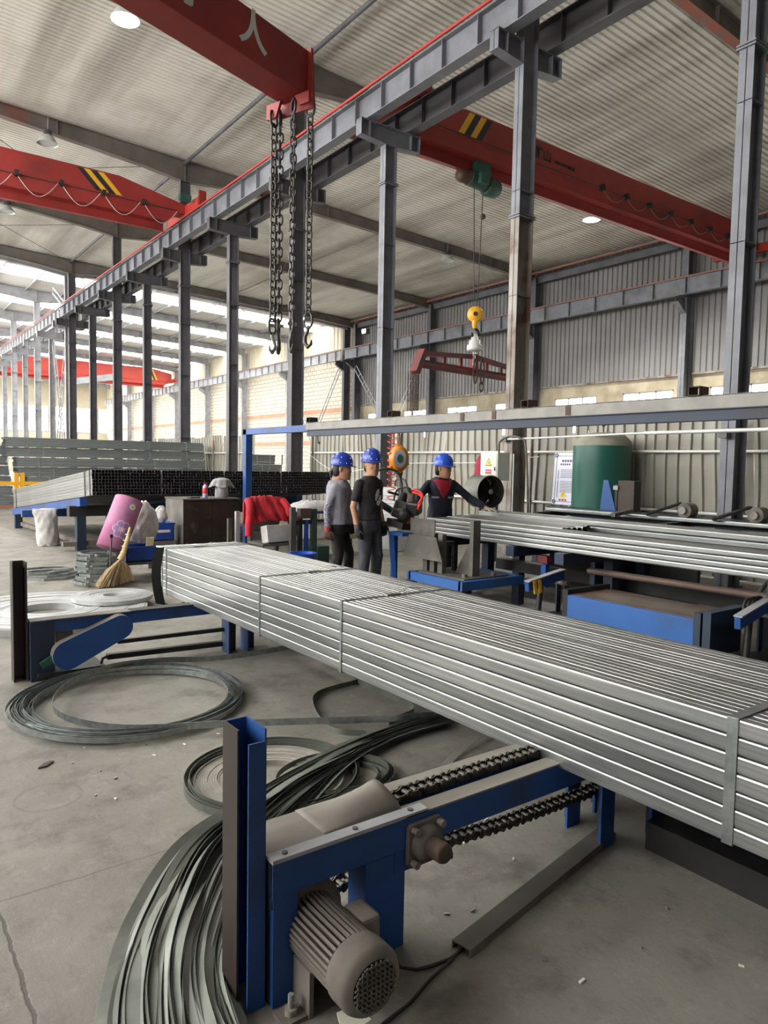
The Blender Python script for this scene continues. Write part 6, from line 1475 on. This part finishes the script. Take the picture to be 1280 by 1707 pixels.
def person(label, loc, f, A):
    rz = math.atan2(-f[0], f[1]); t = thing('person', label, 'person', loc, None, rz); S = A.get('s', 1.0); fat = A.get('fat', 1.0); lean = A.get('lean', 0)
    def L(x, y, z): return Vector((x*S*1.0, (y+lean*max(0, z-.9))*S, z*S))
    tor = [(.90, .155, .115, 0), (.98, .150, .112, 0), (1.06, .142, .108, .004), (1.16, .150, .112, .006), (1.28, .166, .118, .004), (1.35, .165, .110, 0), (1.395, .140, .094, -.004), (1.43, .105, .078, -.005), (1.46, .072, .062, -.006)]
    Lr = dict(sh=(.175, -.005, 1.375)); armR, armL = A['armR'], A['armL']; legR, legL = A['legR'], A['legL']
    hc = L(*A.get('head', (0, .03, 1.585)))+Vector((0, 0, .012))
    # one continuous body
    b = MB(); b.loft([ering(L(0, oy, z), rx*.93*S*fat, ry*.93*S*fat) for z, rx, ry, oy in tor])
    b.tube([L(0, -.008, 1.40), L(0, .0, 1.46), hc-Vector((0, .012, .06))*S], [.062*S, .056*S, .055*S], 14)
    P, r_, ff, u = head(b, hc, A['look'])
    for arm in (armR, armL): limb(b, *dense([L(*p) for p in arm], [.05*S, .041*S, .028*S]))
    for leg in (legR, legL): limb(b, *dense([L(*p) for p in leg], [.078*S, .054*S, .038*S])); 
    for leg in (legR, legL):
        a = L(*leg[2]); limb(b, [a+Vector((0, -.03, -.03)), a+Vector((0, .06, -.05)), a+Vector((0, .14, -.06))], [.036, .036, .028])
    body = b.build('body', 'skin', t, local=True); remesh(body, .0085, 3)
    face(t, P, r_, ff, u)
    # hair under the helmet
    hb = MB().loft([[P(rx*math.cos(q), oy+ry*math.sin(q), z) for q in [2*PI*i/20 for i in range(20)]] for z, rx, ry, oy in ((-.10, .04, .03, -.055), (-.075, .062, .055, -.042), (-.04, .073, .066, -.036), (0, .0775, .072, -.032), (.03, .079, .085, -.02), (.06, .079, .095, -.012))]).build('hair', 'hair', t, local=True)
    if A.get('bun'): MB().tube([P(0, -.09, -.03), P(0, -.115, -.06), P(0, -.11, -.12)], [.03, .032, .012], 10).build('hair_tail', 'hair', hb, local=True)
    helmet(t, P, r_, ff, u, A['helmet'], A.get('rivets', True))
    # shirt or jacket
    b = MB(); hem = A.get('hem', .93)
    T = [(hem, .168, .128, 0)]+[q for q in tor if q[0] > hem+.02][:-1]
    b.loft([ering(L(0, oy, z), (rx+.018)*S*fat, (ry+.018)*S*fat) for z, rx, ry, oy in T]+[ering(L(0, -.004, 1.452), .078*S, .066*S)])
    for arm in (armR, armL):
        p, r2 = dense([L(*q) for q in arm], [.064*S, .055*S, .045*S], 8); k = max(2, int(len(p)*A.get('sleeve', .3))); limb(b, p[:k], r2[:k])
    sh = b.build(A.get('top', 'shirt'), A['shirt'], t, local=True); remesh(sh, .011, 3)
    if A.get('folds', True):
        tx = bpy.data.textures.get('folds') or bpy.data.textures.new('folds', 'CLOUDS'); tx.noise_scale = .11; dm = sh.modifiers.new('folds', 'DISPLACE'); dm.texture = tx; dm.strength = .02; dm.mid_level = .5
    if A.get('under'):
        b = MB(); 
        for arm in (armR, armL):
            p, r2 = dense([L(*q) for q in arm], [.058*S, .049*S, .038*S], 8); k0 = int(len(p)*.3); limb(b, p[k0:], r2[k0:])
            o = b.build('sleeve_cover', A['under'], t, local=True); remesh(o, .009, 2); b = MB()
    # trousers
    b = MB(); b.loft([ering(L(0, 0, z), rx*S*fat, ry*S*fat) for z, rx, ry in ((.78, .15, .112), (.84, .168, .124), (.92, .166, .124), (1.0, .158, .119))])
    for leg in (legR, legL): p, r2 = dense([L(*q) for q in leg], [.096*S, .073*S, .062*S], 6); limb(b, p[:-1], r2[:-1])
    tr = b.build('trousers', A['trousers'], t, local=True); remesh(tr, .012, 3)
    tx = bpy.data.textures.get('folds') or bpy.data.textures.new('folds', 'CLOUDS'); dm = tr.modifiers.new('folds', 'DISPLACE'); dm.texture = tx; dm.strength = .018
    for leg in (legR, legL):
        a = L(*leg[2]); b = MB(); limb(b, [a+Vector((0, -.04, -.025)), a+Vector((0, .06, -.045)), a+Vector((0, .165, -.055))], [.048, .046, .036]); o = b.build('shoe', 'shoe', t, local=True); remesh(o, .008, 2)
    for arm, sgn, hd in ((armR, 1, A['handR']), (armL, -1, A['handL'])): hand(t, L(*arm[2]), hd[0], hd[1], sgn, A['glove'], hd[2], A.get('cuff'))
    return t, L, P
legs = dict(legR=((-.088, 0, .88), (-.1, .03, .48), (-.11, -.02, .085)), legL=((.088, 0, .88), (.1, .03, .48), (.11, -.02, .085)))
# person local frame: +Y ahead, -X is the person's left? (+X is the right hand side)
legs = dict(legR=((.088, 0, .88), (.1, .03, .48), (.11, -.02, .085)), legL=((-.088, 0, .88), (-.1, .05, .48), (-.12, .0, .085)))
p1, L1, P1 = person('person in a black T-shirt with a white print and black gloves', (5.05, 7.13, 0), (.22, -.97), dict(
    s=1.0, fat=.97, armR=((.168, -.01, 1.355), (.235, -.045, 1.08), (.225, .02, .83)), armL=((-.168, -.01, 1.355), (-.225, -.05, 1.09), (-.20, .06, .85)), look=(.42, 1.0, -.06), head=(0, .03, 1.585),
    helmet='helmet_blue', shirt='tee_black', trousers='trouser_grey', glove='glove_black', cuff='glove_grey', sleeve=.36, hem=.92, top='t_shirt',
    handR=((.0, .12, -1), (-1, .2, 0), .55), handL=((.0, .2, -1), (1, .2, 0), .55), **legs))
b = MB()
for k in range(3):
    q = [(.0, .145), (.0, .145), (-.0, .145)][k]
b.loft([[(-.03+.058*math.cos(a)*k+.012*(z-1.2)*4, .143+e-.10*((-.03+.058*math.cos(a)*k))**2*8, z) for a in [2*PI*i/16 for i in range(16)]] for z, k, e in ()]) if 0 else None
vs = []; fs = []
for i in range(13):
    for j in range(17):
        x = -.085+.13*i/12; z = 1.10+.20*j/16; vs.append((x, .158-1.1*x*x, z))
for i in range(12):
    for j in range(16):
        cx, cz = (i-5.5)/6, (j-7.5)/8
        if cx*cx+cz*cz < 1 and abs(cx*.7+cz*.6-.1) > .12 and not (cz > .3 and cx < -.2): fs.append((i*17+j, (i+1)*17+j, (i+1)*17+j+1, i*17+j+1))
pr_ = MB().add(vs, fs, True).build('chest_print', 'tee_print', p1, local=True); sw = pr_.modifiers.new('wrap', 'SHRINKWRAP'); sw.target = [c for c in kids(p1) if c.name.startswith('t_shirt')][0]; sw.offset = .003; sw.wrap_mode = 'ABOVE_SURFACE'
p2, L2, P2 = person('person in a grey long-sleeved top, black trousers and brown gloves', (4.86, 7.52, 0), (.72, -.69), dict(
    s=.965, fat=1.24, armR=((.168, -.01, 1.352), (.235, -.10, 1.08), (.235, -.09, .82)), armL=((-.168, -.01, 1.352), (-.22, .02, 1.09), (-.18, .12, .87)), look=(-.05, 1.0, -.1), head=(0, .04, 1.585), bun=True,
    helmet='helmet_blue', shirt='knit_grey', under='knit_pattern', trousers='trouser_black', glove='glove_brown', cuff='cuff_red', sleeve=.42, hem=.88, top='knit_top',
    handR=((.0, .1, -1), (-1, .2, 0), .6), handL=((.0, .2, -1), (1, .2, 0), .6),
    legR=((.088, 0, .88), (.095, .02, .48), (.1, -.06, .085)), legL=((-.088, 0, .88), (-.09, .12, .5), (-.1, .12, .085))))
p3, L3, P3 = person('person in a navy jacket with red collar and blue helmet, leaning over the tube table', (6.50, 7.50, 0), (-.42, -.91), dict(
    s=.99, fat=1.05, lean=.10, armR=((.172, -.01, 1.352), (.36, .10, 1.16), (.44, .34, 1.03)), armL=((-.172, -.01, 1.352), (-.40, .06, 1.16), (-.60, .24, 1.03)), look=(-.75, .8, -.12), head=(0, .06, 1.57),
    helmet='helmet_blue_light', rivets=False, shirt='navy', trousers='trouser_black', glove='glove_white', sleeve=.93, hem=.86, top='work_jacket',
    handR=((.25, .9, .15), (-.6, .3, -1), .7), handL=((-.75, .6, -.1), (0, 0, -1), .25), **legs))
# red lining, collar flaps and reflective tabs
def patch(parent, nm, poly, m, tgt, off):
    n = 8; vs = []; fs = []
    (x0, z0), (x1, z1), (x2, z2), (x3, z3) = poly
    for i in range(n+1):
        for j in range(n+1):
            u, v = i/n, j/n; x = (x0*(1-u)+x1*u)*(1-v)+(x3*(1-u)+x2*u)*v; z = (z0*(1-u)+z1*u)*(1-v)+(z3*(1-u)+z2*u)*v; vs.append((x, .30, z))
    for i in range(n):
        for j in range(n): fs.append((i*(n+1)+j, (i+1)*(n+1)+j, (i+1)*(n+1)+j+1, i*(n+1)+j+1))
    o = MB().add(vs, fs, True).build(nm, m, parent, local=True); sw = o.modifiers.new('wrap', 'SHRINKWRAP'); sw.target = tgt; sw.wrap_method = 'PROJECT'; sw.use_project_y = True; sw.use_negative_direction = True; sw.use_positive_direction = False; sw.use_project_x = sw.use_project_z = False; sw.offset = off
    sd = o.modifiers.new('solid', 'SOLIDIFY'); sd.thickness = .004; sd.offset = 1
    return o
jk = [c for c in kids(p3) if c.name.startswith('work_jacket')][0]
patch(p3, 'red_undershirt', [(-.012, 1.16), (.012, 1.16), (.075, 1.40), (-.075, 1.40)], 'red_cloth', jk, .003)
patch(p3, 'collar_flap', [(.02, 1.18), (.045, 1.20), (.135, 1.40), (.07, 1.41)], 'jacket_red', jk, .007); patch(p3, 'collar_flap', [(-.045, 1.20), (-.02, 1.18), (-.07, 1.41), (-.135, 1.40)], 'jacket_red', jk, .007)
patch(p3, 'reflective_tab', [(.06, 1.15), (.15, 1.15), (.15, 1.175), (.06, 1.175)], 'reflect', jk, .004); patch(p3, 'reflective_tab', [(-.15, 1.15), (-.06, 1.15), (-.06, 1.175), (-.15, 1.175)], 'reflect', jk, .004)
